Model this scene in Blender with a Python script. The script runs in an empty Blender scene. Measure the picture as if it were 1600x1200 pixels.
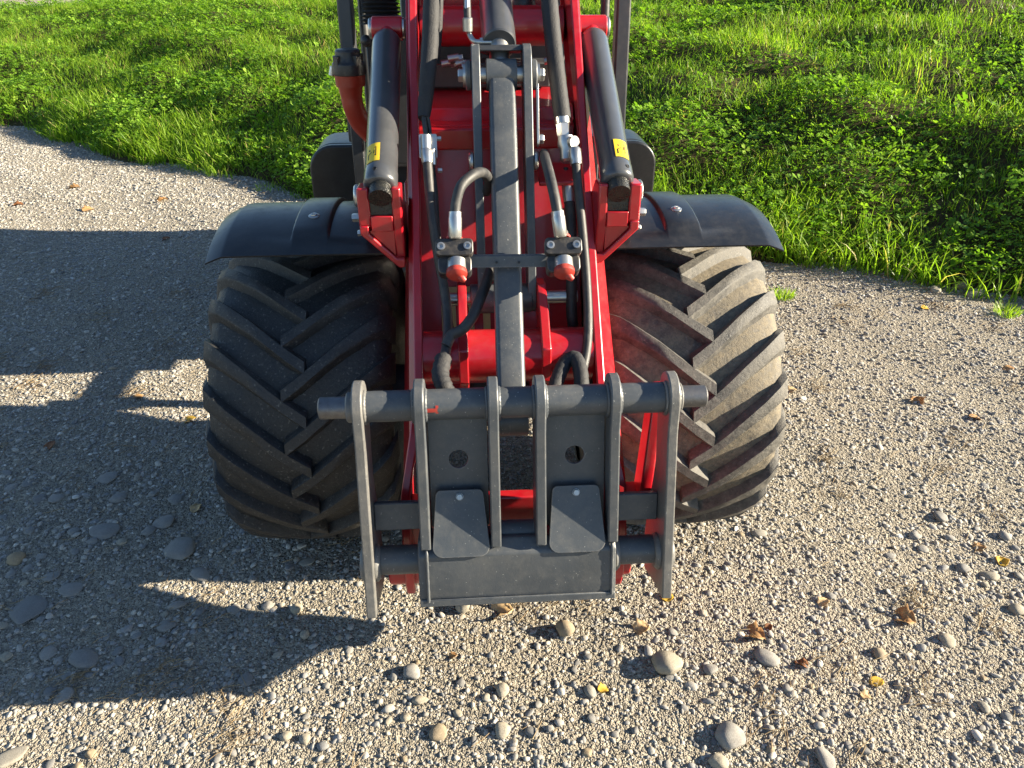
import bpy, bmesh, math, random
import numpy as np
from mathutils import Vector, Matrix, noise as mnoise
random.seed(7); RNG = np.random.default_rng(11)
R_ = math.radians
S = bpy.context.scene
COL = S.collection

# ------------------------------------------------------------------ camera
YAW, PITCH = R_(3.6), R_(30.0)
CAM = Vector((-0.082, 0.0, 1.55))
cd = bpy.data.cameras.new('camera'); cam = bpy.data.objects.new('camera', cd); COL.objects.link(cam)
cam.location = CAM; cam.rotation_euler = (math.pi/2 - PITCH, 0, -YAW)
cd.sensor_width = 36; cd.lens = 27.0; cd.clip_start = 0.02; cd.clip_end = 500
S.camera = cam
# ------------------------------------------------------------------ light
SUN_EL = R_(20.0)
sun_dir = Vector((math.cos(SUN_EL), -0.085*math.cos(SUN_EL), math.sin(SUN_EL))).normalized()
W = bpy.data.worlds.new('World'); S.world = W; W.use_nodes = True
wn = W.node_tree.nodes; wl = W.node_tree.links
sky = wn.new('ShaderNodeTexSky'); sky.sky_type = 'NISHITA'; sky.sun_disc = False
sky.sun_elevation = SUN_EL; sky.sun_rotation = math.atan2(sun_dir.x, sun_dir.y)
sky.altitude = 300; sky.air_density = 1.0; sky.dust_density = 0.3; sky.ozone_density = 2.5
wl.new(sky.outputs[0], wn['Background'].inputs[0]); wn['Background'].inputs[1].default_value = 0.055
sl = bpy.data.lights.new('sun', 'SUN'); so = bpy.data.objects.new('sun', sl); COL.objects.link(so)
sl.energy = 5.0; sl.angle = R_(0.55); sl.color = (1.0, 0.875, 0.67)
so.rotation_euler = (-sun_dir).to_track_quat('-Z', 'Y').to_euler(); so.location = (6, 0, 4)
S.view_settings.view_transform = 'Standard'; S.view_settings.look = 'None'
S.view_settings.exposure = 2.1; S.view_settings.gamma = 1.0
S.cycles.use_denoising = True; S.cycles.sample_clamp_indirect = 4.0
S.cycles.max_bounces = 6; S.cycles.diffuse_bounces = 3; S.cycles.glossy_bounces = 3; S.cycles.transmission_bounces = 3
S.render.resolution_x = 1024; S.render.resolution_y = 768

# ------------------------------------------------------------------ helpers
_c, _s = math.cos(YAW), math.sin(YAW)
VR = Vector((_c, -_s, 0)); VF = Vector((_s*math.cos(PITCH), _c*math.cos(PITCH), -math.sin(PITCH))); VU = VR.cross(VF)
def ray(px, py): return VF + VR*((px-800)/1200) - VU*((py-600)/1200)
def at(px, py, Y):
    d = ray(px, py); return CAM + d*(Y/d.y)
def gnd(px, py, z=0.0):
    d = ray(px, py); return CAM + d*((z-CAM.z)/d.z)
def uv_of(x, y):                      # ground coordinates seen from where the photographer stands
    dx, dy = x+0.082, y
    return dx*_c - dy*_s, dx*_s + dy*_c

WORLD = {}
def link(o, parent, center):
    COL.objects.link(o)
    if parent is not None:
        o.parent = parent; o.location = center - WORLD[parent.name]
    else: o.location = center
    WORLD[o.name] = Vector(center)
def part(name, bm, m, parent=None, bevel=0.0, sharp=38, segs=2, label=None, origin=None):
    bmesh.ops.recalc_face_normals(bm, faces=bm.faces)
    me = bpy.data.meshes.new(name)
    if origin is None:
        lo = Vector([min(v.co[i] for v in bm.verts) for i in range(3)]); hi = Vector([max(v.co[i] for v in bm.verts) for i in range(3)])
        origin = (lo+hi)/2
    for v in bm.verts: v.co -= origin
    bm.to_mesh(me); bm.free()
    me.materials.append(m)
    me.polygons.foreach_set('use_smooth', [True]*len(me.polygons))
    me.set_sharp_from_angle(angle=R_(sharp))
    o = bpy.data.objects.new(name, me); link(o, parent, Vector(origin))
    if bevel:
        b = o.modifiers.new('bevel', 'BEVEL'); b.width = bevel; b.segments = segs; b.limit_method = 'ANGLE'; b.angle_limit = R_(30)
        b.harden_normals = False
    if label: o['label'] = label
    return o
def dup(o, parent=None, loc=None, rot=None, scale=None):
    c = o.copy(); COL.objects.link(c)
    if parent is not None: c.parent = parent
    if loc is not None: c.location = loc
    if rot is not None: c.rotation_euler = rot
    if scale is not None: c.scale = scale
    return c
def thing(name, loc, label, cat, group=None):
    o = bpy.data.objects.new(name, None); COL.objects.link(o); o.location = loc; o.empty_display_size = .1
    o['label'] = label; o['category'] = cat
    if group: o['group'] = group
    WORLD[o.name] = Vector(loc); return o
def NB(): return bmesh.new()
def box(bm, x0, x1, y0, y1, z0, z1, M=None):
    vs = [bm.verts.new((x, y, z)) for x in (x0, x1) for y in (y0, y1) for z in (z0, z1)]
    for q in ((0,1,3,2), (4,6,7,5), (0,4,5,1), (2,3,7,6), (0,2,6,4), (1,5,7,3)): bm.faces.new([vs[i] for i in q])
    if M is not None:
        for v in vs: v.co = M @ v.co
    return vs
def prism(bm, pts, x0, x1, M=None, xf=None):
    """polygon in (y, z) stretched along x; xf(y, z) bends it sideways"""
    f = xf or (lambda y, z: 0)
    a = [bm.verts.new((x0+f(y, z), y, z)) for y, z in pts]; b = [bm.verts.new((x1+f(y, z), y, z)) for y, z in pts]
    n = len(pts); bm.faces.new(a[::-1]); bm.faces.new(b)
    for i in range(n): bm.faces.new((a[i], a[(i+1) % n], b[(i+1) % n], b[i]))
    if M is not None:
        for v in a+b: v.co = M @ v.co
def plate(bm, pts, y0, y1, M=None, hole=None):
    """outline in (x, z) with thickness along y, optional round hole (x, z, r)"""
    n = len(pts)
    if hole is None:
        a = [bm.verts.new((x, y0, z)) for x, z in pts]; b = [bm.verts.new((x, y1, z)) for x, z in pts]
        bm.faces.new(a); bm.faces.new(b[::-1])
        for i in range(n): bm.faces.new((a[i], a[(i+1) % n], b[(i+1) % n], b[i]))
        vs = a+b
    else:
        hx, hz, hr = hole; N = 32; rings = []
        for y in (y0, y1):
            inn, out = [], []
            for k in range(N):
                t = 2*math.pi*k/N; dx, dz = math.cos(t), math.sin(t)
                inn.append(bm.verts.new((hx+hr*dx, y, hz+hr*dz)))
                best = 1e9
                for i in range(n):
                    (ax, az), (bx, bz) = pts[i], pts[(i+1) % n]
                    ex, ez = bx-ax, bz-az; den = dx*ez - dz*ex
                    if abs(den) < 1e-12: continue
                    tt = ((ax-hx)*ez - (az-hz)*ex)/den; uu = ((ax-hx)*dz - (az-hz)*dx)/den
                    if tt > 0 and -1e-6 <= uu <= 1+1e-6: best = min(best, tt)
                out.append(bm.verts.new((hx+best*dx, y, hz+best*dz)))
            rings.append((inn, out))
        for k in range(N):
            j = (k+1) % N
            for inn, out in rings: bm.faces.new((inn[k], inn[j], out[j], out[k]))
            bm.faces.new((rings[0][0][k], rings[0][0][j], rings[1][0][j], rings[1][0][k]))
            bm.faces.new((rings[0][1][k], rings[0][1][j], rings[1][1][j], rings[1][1][k]))
        vs = [v for r in rings for q in r for v in q]
    if M is not None:
        for v in vs: v.co = M @ v.co
def frame_of(d):
    d = d.normalized(); u = d.orthogonal().normalized() if abs(d.z) > .999 else d.cross(Vector((0,0,1))).normalized()
    return d, u, d.cross(u)
def lathe(bm, prof, p0, axis, n=28, caps=True):
    """prof: (distance along axis, radius)"""
    d, u, w = frame_of(Vector(axis)); p0 = Vector(p0); rings = []
    for t, r in prof:
        rings.append([bm.verts.new(p0 + d*t + (u*math.cos(2*math.pi*k/n) + w*math.sin(2*math.pi*k/n))*r) for k in range(n)])
    for a, b in zip(rings, rings[1:]):
        for k in range(n): bm.faces.new((a[k], a[(k+1) % n], b[(k+1) % n], b[k]))
    if caps: bm.faces.new(rings[0][::-1]); bm.faces.new(rings[-1])
def cyl(bm, p0, p1, r, r2=None, n=28, ch=0.0):
    p0, p1 = Vector(p0), Vector(p1); L = (p1-p0).length; r2 = r if r2 is None else r2
    if ch: lathe(bm, [(0, r-ch), (ch, r), (L-ch, r2), (L, r2-ch)], p0, p1-p0, n)
    else: lathe(bm, [(0, r), (L, r2)], p0, p1-p0, n)
def hexa(bm, c, axis, r, h): lathe(bm, [(0, r), (h*.8, r), (h, r*.85)], c, axis, 6)
def spline(pts, k=8):
    P = [Vector(p) for p in pts]; P = [P[0]*2-P[1]] + P + [P[-1]*2-P[-2]]; out = []
    for i in range(1, len(P)-2):
        a, b, c, d = P[i-1:i+3]
        for j in range(k):
            t = j/k; out.append(.5*((2*b)+(c-a)*t+(2*a-5*b+4*c-d)*t*t+(3*b-a-3*c+d)*t**3))
    return out + [P[-2]]
def sweep(bm, pts, r, n=12, k=8, wob=0.0):
    P = spline(pts, k); up = None; rings = []
    for i, p in enumerate(P):
        t = (P[min(i+1, len(P)-1)] - P[max(i-1, 0)]).normalized()
        if up is None: up = t.orthogonal().normalized()
        up = (up - t*up.dot(t)).normalized(); w = t.cross(up)
        rr = r(i/(len(P)-1)) if callable(r) else r
        if wob: rr *= 1 + wob*math.sin(i*2.1)*random.uniform(.4, 1)
        rings.append([bm.verts.new(p + (up*math.cos(2*math.pi*q/n)+w*math.sin(2*math.pi*q/n))*rr) for q in range(n)])
    for a, b in zip(rings, rings[1:]):
        for q in range(n): bm.faces.new((a[q], a[(q+1) % n], b[(q+1) % n], b[q]))
    bm.faces.new(rings[0][::-1]); bm.faces.new(rings[-1])
def rounded(x0, x1, z0, z1, r, n=5):
    o = []
    for cx, cz, a in ((x1-r, z1-r, 0), (x0+r, z1-r, 90), (x0+r, z0+r, 180), (x1-r, z0+r, 270)):
        for k in range(n+1):
            t = R_(a+90*k/n); o.append((cx+r*math.cos(t), cz+r*math.sin(t)))
    return o

# ------------------------------------------------------------------ materials
class NT:
    def __init__(s, name):
        s.m = bpy.data.materials.new(name); s.m.use_nodes = True; s.t = s.m.node_tree; s.b = s.t.nodes['Principled BSDF']
        s.pos = s.n('ShaderNodeNewGeometry').outputs['Position']
    def n(s, typ, **kw):
        q = s.t.nodes.new(typ)
        for k, v in kw.items(): setattr(q, k, v)
        return q
    def l(s, a, b): s.t.links.new(a, b)
    def noise(s, scale, detail=4, rough=.6, vec=None, dist=0):
        q = s.n('ShaderNodeTexNoise'); q.inputs['Scale'].default_value = scale; q.inputs['Detail'].default_value = detail
        q.inputs['Roughness'].default_value = rough; q.inputs['Distortion'].default_value = dist; s.l(vec or s.pos, q.inputs['Vector']); return q.outputs['Fac']
    def ramp(s, fac, stops):
        q = s.n('ShaderNodeValToRGB'); e = q.color_ramp.elements
        while len(e) < len(stops): e.new(.5)
        for i, (p, c) in enumerate(stops):
            e[i].position = p; e[i].color = (*c, 1) if isinstance(c, (tuple, list)) else (c, c, c, 1)
        s.l(fac, q.inputs['Fac']); return q.outputs['Color']
    def mix(s, fac, a, b, blend='MIX'):
        q = s.n('ShaderNodeMix', data_type='RGBA', blend_type=blend)
        if isinstance(fac, (int, float)): q.inputs[0].default_value = fac
        else: s.l(fac, q.inputs[0])
        for v, i in ((a, 6), (b, 7)):
            if isinstance(v, tuple): q.inputs[i].default_value = (*v, 1)
            else: s.l(v, q.inputs[i])
        return q.outputs[2]
    def math(s, op, a, b):
        q = s.n('ShaderNodeMath', operation=op)
        for v, i in ((a, 0), (b, 1)):
            if isinstance(v, (int, float)): q.inputs[i].default_value = v
            else: s.l(v, q.inputs[i])
        return q.outputs[0]
    def bump(s, h, strength, dist):
        q = s.n('ShaderNodeBump'); q.inputs['Strength'].default_value = strength; q.inputs['Distance'].default_value = dist
        s.l(h, q.inputs['Height']); s.l(q.outputs[0], s.b.inputs['Normal'])
    def set(s, **kw):
        for k, v in kw.items():
            i = s.b.inputs[k.replace('_', ' ')]
            if isinstance(v, tuple): i.default_value = (*v, 1)
            elif isinstance(v, (int, float)): i.default_value = v
            else: s.l(v, i)
        return s.m
def paint(name, base, rough=.35, dust=.25, dustcol=(.26, .22, .17), metal=0.0, coat=0.0, scratch=.0, bumps=.06, chips=None, edge=None, stain=0.0):
    t = NT(name)
    big = t.noise(9, 5); fine = t.noise(140, 3); mid = t.noise(38, 5, .7)
    v = t.ramp(big, [(.3, tuple(c*.86 for c in base)), (.7, tuple(min(1, c*1.12) for c in base))])
    mask = t.math('MULTIPLY', t.ramp(mid, [(.46, 0.), (.78, 1.)]), t.ramp(fine, [(.3, .35), (.7, 1.)]))
    col = t.mix(t.math('MULTIPLY', mask, dust), v, dustcol)
    if stain:
        st_ = t.math('MULTIPLY', t.ramp(t.noise(6.5, 6, .68, None, .6), [(.44, 0.), (.66, 1.)]), t.ramp(t.noise(90, 4, .7), [(.3, .4), (.65, 1.)]))
        col = t.mix(t.math('MULTIPLY', st_, stain), col, dustcol)
    if scratch:
        mp = t.n('ShaderNodeMapping'); mp.inputs['Scale'].default_value = (9, 9, 1.1); mp.inputs['Rotation'].default_value = (.2, .35, 0); t.l(t.pos, mp.inputs['Vector'])
        sm = t.math('MULTIPLY', t.ramp(t.noise(34, 2, .5, mp.outputs[0]), [(.705, 0.), (.735, 1.)]), t.ramp(t.noise(11, 3), [(.5, 0.), (.62, .6)]))
        sp = t.ramp(t.noise(210, 2), [(.70, 0.), (.76, 1.)])
        col = t.mix(t.math('MULTIPLY', t.math('MAXIMUM', sm, sp), scratch), col, (.42, .41, .38))
    if chips:
        cm = t.ramp(t.noise(70, 6, .7), [(.64, 0.), (.70, 1.)]); col = t.mix(cm, col, chips)
    if edge:
        bv = t.n('ShaderNodeBevel', samples=4); bv.inputs['Radius'].default_value = .005
        ge = t.n('ShaderNodeNewGeometry'); dt = t.n('ShaderNodeVectorMath', operation='DOT_PRODUCT'); t.l(bv.outputs[0], dt.inputs[0]); t.l(ge.outputs['Normal'], dt.inputs[1])
        em = t.math('MULTIPLY', t.ramp(dt.outputs['Value'], [(.80, 1.), (.985, 0.)]), t.ramp(t.noise(45, 5, .7), [(.38, .1), (.62, 1.)]))
        col = t.mix(t.math('MULTIPLY', em, edge), col, (.30, .285, .26))
    rg = t.ramp(mask, [(0., rough), (1., min(1, rough+.3*dust+.1))])
    t.bump(t.noise(260, 3), bumps, .002)
    return t.set(Base_Color=col, Roughness=rg, Metallic=metal, Coat_Weight=coat, Coat_Roughness=.12)
M_RED = paint('red_paint', (.36, .005, .012), .30, .22, (.26, .10, .085), coat=.45, bumps=.04, stain=.16)
M_GREY = paint('grey_paint', (.052, .060, .069), .40, .36, (.18, .168, .145), scratch=.7, bumps=.12, edge=.6, stain=.22)
M_WORN = paint('worn_grey_steel', (.105, .105, .102), .42, .5, (.30, .27, .225), scratch=.9, bumps=.22, chips=(.075, .07, .065))
M_DGREY = paint('dark_grey_paint', (.035, .038, .042), .38, .25, (.16, .15, .13), bumps=.05)
M_CYL = paint('cylinder_paint', (.050, .053, .058), .30, .12, (.2, .19, .17), coat=.3, bumps=.03)
M_PLASTIC = paint('black_fender_plastic', (.009, .0105, .013), .33, .20, (.075, .07, .062), bumps=.10, stain=.22)
M_RUBBER = paint('hose_rubber', (.022, .022, .023), .55, .45, (.15, .14, .12), bumps=.15)
M_SLEEVE = paint('woven_sleeve', (.012, .013, .016), .7, .35, (.10, .09, .08), bumps=.6)
M_STEEL = paint('zinc_steel', (.46, .46, .44), .32, .4, (.35, .31, .26), metal=.9, bumps=.08)
M_PIN = paint('scuffed_pin_steel', (.16, .16, .165), .38, .7, (.06, .05, .045), metal=.75, bumps=.3, scratch=.5)
M_BLACK = paint('black_plastic', (.020, .020, .021), .38, .40, bumps=.03)
M_CAP = paint('red_rubber_cap', (.33, .026, .016), .5, .3, (.30, .13, .09), bumps=.1)
M_ORANGE = paint('filler_neck_plastic', (.36, .035, .016), .38, .15, bumps=.04)
M_YEL = paint('yellow_sticker', (.66, .46, .02), .4, .12, bumps=.01)
M_INK = paint('black_print', (.012, .012, .012), .5, .0, bumps=0)
M_CREAM = paint('cream_decal', (.56, .46, .20), .45, .2, bumps=.02)
M_WHITE = paint('white_print', (.62, .60, .56), .45, .2, bumps=.02)
M_GREASE = paint('grease_dirt', (.016, .016, .014), .25, .6, (.06, .055, .03), bumps=.9)
def tyre_mat(name, dusty, c2, thr):
    t = NT(name)
    n1 = t.noise(26, 8, .75); n2 = t.noise(190, 4, .65); n3 = t.noise(5, 3); n4 = t.noise(75, 5, .8)
    c = t.ramp(n2, [(.3, (.010, .0105, .0115)), (.7, (.032, .032, .032))])
    mask = t.math('MULTIPLY', t.ramp(t.math('ADD', t.math('MULTIPLY', n1, .65), t.math('MULTIPLY', n3, .35)), [(thr, 0.), (thr+.20, 1.)]), dusty)
    mask = t.math('MULTIPLY', mask, t.ramp(n4, [(.28, .25), (.62, 1.)]))
    c = t.mix(mask, c, c2)
    sp = t.ramp(t.noise(130, 3), [(.60, 0.), (.72, 1.)]); c = t.mix(t.math('MULTIPLY', sp, .55), c, (.20, .19, .165))
    t.bump(t.math('ADD', t.math('MULTIPLY', n4, 1.2), t.math('MULTIPLY', n1, 1.5)), .5, .004)
    return t.set(Base_Color=c, Roughness=t.ramp(mask, [(0., .48), (1., .92)]), Specular_IOR_Level=.4)
M_TYRE_D = tyre_mat('shaded_tyre_rubber', .45, (.058, .052, .042), .42)  # left tyre: less dusty, its shade also put into the darker colour
M_LUG_D = tyre_mat('shaded_lug_rubber', .5, (.066, .064, .060), .44)  # left tyre's lugs, darkened the same way for shade
M_TYRE = tyre_mat('dusty_tyre_rubber', .95, (.185, .155, .108), .30)
M_LUG = tyre_mat('worn_lug_rubber', .75, (.150, .140, .122), .34)

def stone_mat(name, stops):
    t = NT(name)
    oi = t.n('ShaderNodeObjectInfo'); tc = t.n('ShaderNodeTexCoord')
    col = t.ramp(oi.outputs['Random'], stops)
    n = t.noise(2.2, 5, .65, tc.outputs['Object']); n2 = t.noise(420, 3)
    col = t.mix(t.ramp(n, [(.35, 0.), (.75, .45)]), col, (.15, .135, .11))
    col = t.mix(.45, col, t.ramp(n2, [(.3, (.30, .30, .30)), (.7, (1., 1., 1.))]), 'MULTIPLY')
    sp = t.ramp(t.noise(900, 2), [(.62, 0.), (.72, .35)]); col = t.mix(sp, col, (.5, .48, .44))
    t.bump(n2, .35, .0015)
    return t.set(Base_Color=col, Roughness=.82, Specular_IOR_Level=.3)
STOPS = [(0., (0.143, 0.143, 0.143)), (.14, (0.351, 0.337, 0.311)), (.30, (0.260, 0.260, 0.260)), (.46, (0.466, 0.433, 0.376)), (.60, (0.200, 0.204, 0.208)), (.74, (0.518, 0.486, 0.421)), (.88, (0.323, 0.278, 0.213)), (1., (0.674, 0.648, 0.583))]
M_STONE = stone_mat('gravel_stone', STOPS)
M_ST_GREY = stone_mat('grey_stone', [(0., (.235, .228, .212)), (.5, (.285, .272, .248)), (1., (.19, .188, .182))])
M_ST_PALE = stone_mat('pale_stone', [(0., (0.306, 0.276, 0.217)), (.5, (0.357, 0.315, 0.238)), (1., (0.264, 0.251, 0.221))])
M_ST_TAN = stone_mat('tan_stone', [(0., (.28, .225, .15)), (.5, (.34, .26, .16)), (1., (.24, .20, .15))])

def gravel_mat():
    t = NT('gravel_ground')
    def vor(scale, feat='F1'):
        q = t.n('ShaderNodeTexVoronoi', feature=feat); q.inputs['Scale'].default_value = scale; q.inputs['Randomness'].default_value = 1; t.l(t.pos, q.inputs['Vector']); return q
    a, b = vor(95), vor(230); c = vor(38)
    sep = t.n('ShaderNodeSeparateColor'); t.l(a.outputs['Color'], sep.inputs[0])
    sep2 = t.n('ShaderNodeSeparateColor'); t.l(b.outputs['Color'], sep2.inputs[0])
    ca = t.ramp(sep.outputs[0], [(0., (0.110, 0.107, 0.100)), (.4, (0.230, 0.220, 0.200)), (.7, (0.340, 0.320, 0.280)), (1., (0.460, 0.430, 0.375))])
    cb = t.ramp(sep2.outputs[0], [(0., (0.100, 0.094, 0.082)), (.5, (0.235, 0.218, 0.185)), (1., (0.400, 0.370, 0.310))])
    col = t.mix(.55, ca, cb)
    big = t.noise(1.3, 5, .6)
    col = t.mix(t.ramp(big, [(.45, 0.), (.78, .28)]), col, (0.220, 0.195, 0.155))
    wear = t.noise(.35, 4)
    col = t.mix(t.ramp(wear, [(.45, 0.), (.7, .3)]), col, (0.290, 0.270, 0.235))
    col = t.mix(1.0, col, (1.30, 1.24, 1.14), 'MULTIPLY')
    hh = t.math('ADD', t.math('MULTIPLY', a.outputs['Distance'], -1.0), t.math('MULTIPLY', b.outputs['Distance'], -.5))
    t.bump(hh, 1.0, .02)
    return t.set(Base_Color=col, Roughness=.95, Specular_IOR_Level=.2)
M_GRAVEL = gravel_mat()
def soil_mat():
    t = NT('bank_soil')
    c = t.ramp(t.noise(9, 6, .7), [(.3, (.030, .024, .014)), (.55, (.060, .052, .022)), (.75, (.095, .072, .045))])
    t.bump(t.noise(30, 5, .7), .9, .03)
    return t.set(Base_Color=c, Roughness=.95, Specular_IOR_Level=.1)
M_SOIL = soil_mat()
def leafy(name, stops, trans=.45, rough=.45):
    t = NT(name)
    at_ = t.n('ShaderNodeAttribute', attribute_name='tone'); col = t.ramp(at_.outputs['Fac'], stops)
    t.set(Base_Color=col, Roughness=rough, Specular_IOR_Level=.22)
    tr = t.n('ShaderNodeBsdfTranslucent'); br = t.mix(1.0, col, (1.15, 1.25, .55), 'MULTIPLY'); t.l(br, tr.inputs['Color'])
    ms = t.n('ShaderNodeMixShader'); ms.inputs[0].default_value = trans
    t.l(t.b.outputs[0], ms.inputs[1]); t.l(tr.outputs[0], ms.inputs[2]); t.l(ms.outputs[0], t.t.nodes['Material Output'].inputs['Surface'])
    return t.m
M_GRASS = leafy('grass_blade', [(0., (0.062, 0.134, 0.013)), (.35, (0.157, 0.286, 0.022)), (.7, (0.269, 0.409, 0.036)), (.9, (0.358, 0.459, 0.067)), (1., (0.470, 0.403, 0.146))], .5)
M_CLOVER = leafy('clover_leaf', [(0., (0.066, 0.165, 0.015)), (.5, (0.165, 0.314, 0.029)), (1., (0.297, 0.451, 0.055))], .45, .4)
def dry_mat(name, c1, c2, sc=60):
    t = NT(name); c = t.ramp(t.noise(sc, 4, .7), [(.35, c1), (.65, c2)])
    t.set(Base_Color=c, Roughness=.7)
    tr = t.n('ShaderNodeBsdfTranslucent'); t.l(c, tr.inputs['Color']); ms = t.n('ShaderNodeMixShader'); ms.inputs[0].default_value = .3
    t.l(t.b.outputs[0], ms.inputs[1]); t.l(tr.outputs[0], ms.inputs[2]); t.l(ms.outputs[0], t.t.nodes['Material Output'].inputs['Surface'])
    return t.m
M_LF_Y = dry_mat('yellow_leaf', (.55, .33, .03), (.62, .42, .06)); M_LF_O = dry_mat('orange_leaf', (.34, .17, .06), (.48, .31, .14))
M_LF_B = dry_mat('brown_leaf', (.18, .07, .025), (.28, .12, .045)); M_LF_C = dry_mat('pale_leaf', (.52, .36, .17), (.60, .44, .25))
M_STRAW = dry_mat('dry_straw', (.24, .16, .085), (.42, .33, .19), 8)

# ------------------------------------------------------------------ ground
BX = [-60, -14, -4.55, -1.18, 1.6, 2.63, 5.5, 14, 60]; BY = [52, 15, 8.0, 5.41, 4.10, 3.32, 1.2, -5.5, -40]
def edge_y(x): return np.interp(x, BX, BY)
def und(x, y):
    return .007*np.sin(x*3.1+1.3*np.sin(y*2.2)) + .006*np.sin(y*4.3+x*1.7+.8) + .003*np.sin(x*9.1+y*7.3)
def gz(x, y): return und(np.asarray(x, float), np.asarray(y, float)) - .004
def bank_s(x, y): return (y - edge_y(x) - .10*np.sin(x*2.7+.5) - .06*np.sin(x*7.1))*.82
def bank_h(x, y):
    s = bank_s(x, y); hm = np.interp(x, [-9, -5, -1, 3], [.75, .95, 1.5, 1.9])*1.0
    k = np.clip(s, -.5, 30)
    h = hm*(1-np.exp(-np.maximum(k, 0)/(hm*2.7))) + .05*np.clip(k/.25, 0, 1)
    lump = .026*np.sin(x*2.3+y*1.5)+.026*np.sin(x*3.9-y*3.1+1)+.022*np.sin(y*6.1+x*5.3)
    fall = np.clip((k-2.8)/2.2, 0, 1)*np.clip((-4.5-x)/2.5, 0, 1); h = h*(1-fall*fall*(3-2*fall)) - .06*fall
    return np.where(k < 0, k*.25 - .01, h + lump*(1-fall)*np.clip(k/.6, 0, 1)) - .004
def grid_mesh(name, xs, ys, hf, mat, thick=False):
    X, Y = np.meshgrid(xs, ys); Z = hf(X, Y); nx, ny = len(xs), len(ys)
    me = bpy.data.meshes.new(name); co = np.stack([X, Y, Z], -1).reshape(-1, 3)
    i = np.arange(nx*ny).reshape(ny, nx); q = np.stack([i[:-1, :-1], i[:-1, 1:], i[1:, 1:], i[1:, :-1]], -1).reshape(-1, 4)
    return build_np(name, co, q, mat)
def build_np(name, co, q, mat, tone=None, smooth=True):
    me = bpy.data.meshes.new(name); nf, k = q.shape
    me.vertices.add(len(co)); me.vertices.foreach_set('co', co.astype(np.float32).ravel())
    me.loops.add(nf*k); me.loops.foreach_set('vertex_index', q.astype(np.int32).ravel())
    me.polygons.add(nf); me.polygons.foreach_set('loop_start', np.arange(0, nf*k, k, dtype=np.int32))
    if smooth: me.polygons.foreach_set('use_smooth', np.ones(nf, bool))
    if tone is not None:
        a = me.attributes.new('tone', 'FLOAT', 'POINT'); a.data.foreach_set('value', tone.astype(np.float32))
    me.materials.append(mat); me.update(calc_edges=True); me.validate()
    o = bpy.data.objects.new(name, me); COL.objects.link(o); WORLD[name] = Vector(); return o
def axis_pts(a, b, st, far):
    core = np.arange(a, b+1e-6, st); lo = a - np.cumsum(st*1.35**np.arange(1, 40)); hi = b + np.cumsum(st*1.35**np.arange(1, 40))
    return np.concatenate([lo[lo > -far][::-1], core, hi[hi < far]])
g = grid_mesh('gravel_ground', axis_pts(-5, 4, .05, 220), axis_pts(0, 8, .05, 220), gz, M_GRAVEL); g['kind'] = 'structure'
bk = None
xs = axis_pts(-9, 7, .08, 60); ss = np.concatenate([np.arange(-.4, 5, .08), 5*1.18**np.arange(0, 16)])
Xb, Sb = np.meshgrid(xs, ss); Yb = edge_y(Xb) + Sb/.82; Zb = bank_h(Xb, Yb)
i_ = np.arange(Xb.size).reshape(Xb.shape); q_ = np.stack([i_[:-1, :-1], i_[:-1, 1:], i_[1:, 1:], i_[1:, :-1]], -1).reshape(-1, 4)
bk = build_np('grass_bank', np.stack([Xb, Yb, Zb], -1).reshape(-1, 3), q_, M_SOIL); bk['kind'] = 'structure'

# ------------------------------------------------------------------ the loader
LOADER = thing('compact_loader', (0, 1.95, 0), 'compact red wheel loader with grey quick hitch frame and black fenders on gravel', 'loader')
L = LOADER
# ---- tyres
AX_Y, AX_Z = 1.95, .42
PROF = [(-.165, .20), (-.198, .235), (-.220, .285), (-.223, .330), (-.214, .362), (-.187, .383), (-.12, .392), (0, .394)]
PROF = PROF + [(-x, r) for x, r in PROF[-2::-1]]
def prof_r(x): return float(np.interp(abs(x), [0, .11, .165, .194, .211, .214], [.384, .379, .369, .352, .325, .285]))
def lug_mesh(side, mt):
    bm = NB(); rows = []
    st = [(-.028, 0, .035, .031), (.02, .085, .034, .031), (.06, .165, .034, .031), (.105, .258, .036, .031), (.155, .352, .039, .031), (.192, .425, .043, .029), (.219, .475, .048, .024), (.233, .508, .052, .014)]
    rtop = [.421, .421, .421, .419, .414, .405, .386, .340]
    for (x, ph, w, h), rt in zip(st, rtop):
        rb = rt - h - .012; sh = .012; row = []
        for off, r, ww in ((-1, rb, w+.036), (-1, rt-.006, w+.004), (-1, rt, w-.006), (1, rt, w-.006), (1, rt-.006, w+.004), (1, rb, w+.036)):
            a = ph + off*ww/2/rt
            xx = x + (.004 if r == rt else 0)*0
            row.append(bm.verts.new((side*xx, -r*math.cos(a), r*math.sin(a))))
        rows.append(row)
    for a, b in zip(rows, rows[1:]):
        for k in range(5): bm.faces.new((a[k], a[k+1], b[k+1], b[k]))
    bm.faces.new(rows[0]); bm.faces.new(rows[-1][::-1])
    bmesh.ops.recalc_face_normals(bm, faces=bm.faces)
    me = bpy.data.meshes.new('lug'); bm.to_mesh(me); bm.free(); me.materials.append(mt)
    me.polygons.foreach_set('use_smooth', [True]*len(me.polygons)); me.set_sharp_from_angle(angle=R_(58)); return me
LUG = {(s_, m_): lug_mesh(s_, (M_LUG, M_LUG_D)[m_]) for s_ in (1, -1) for m_ in (0, 1)}
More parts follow.
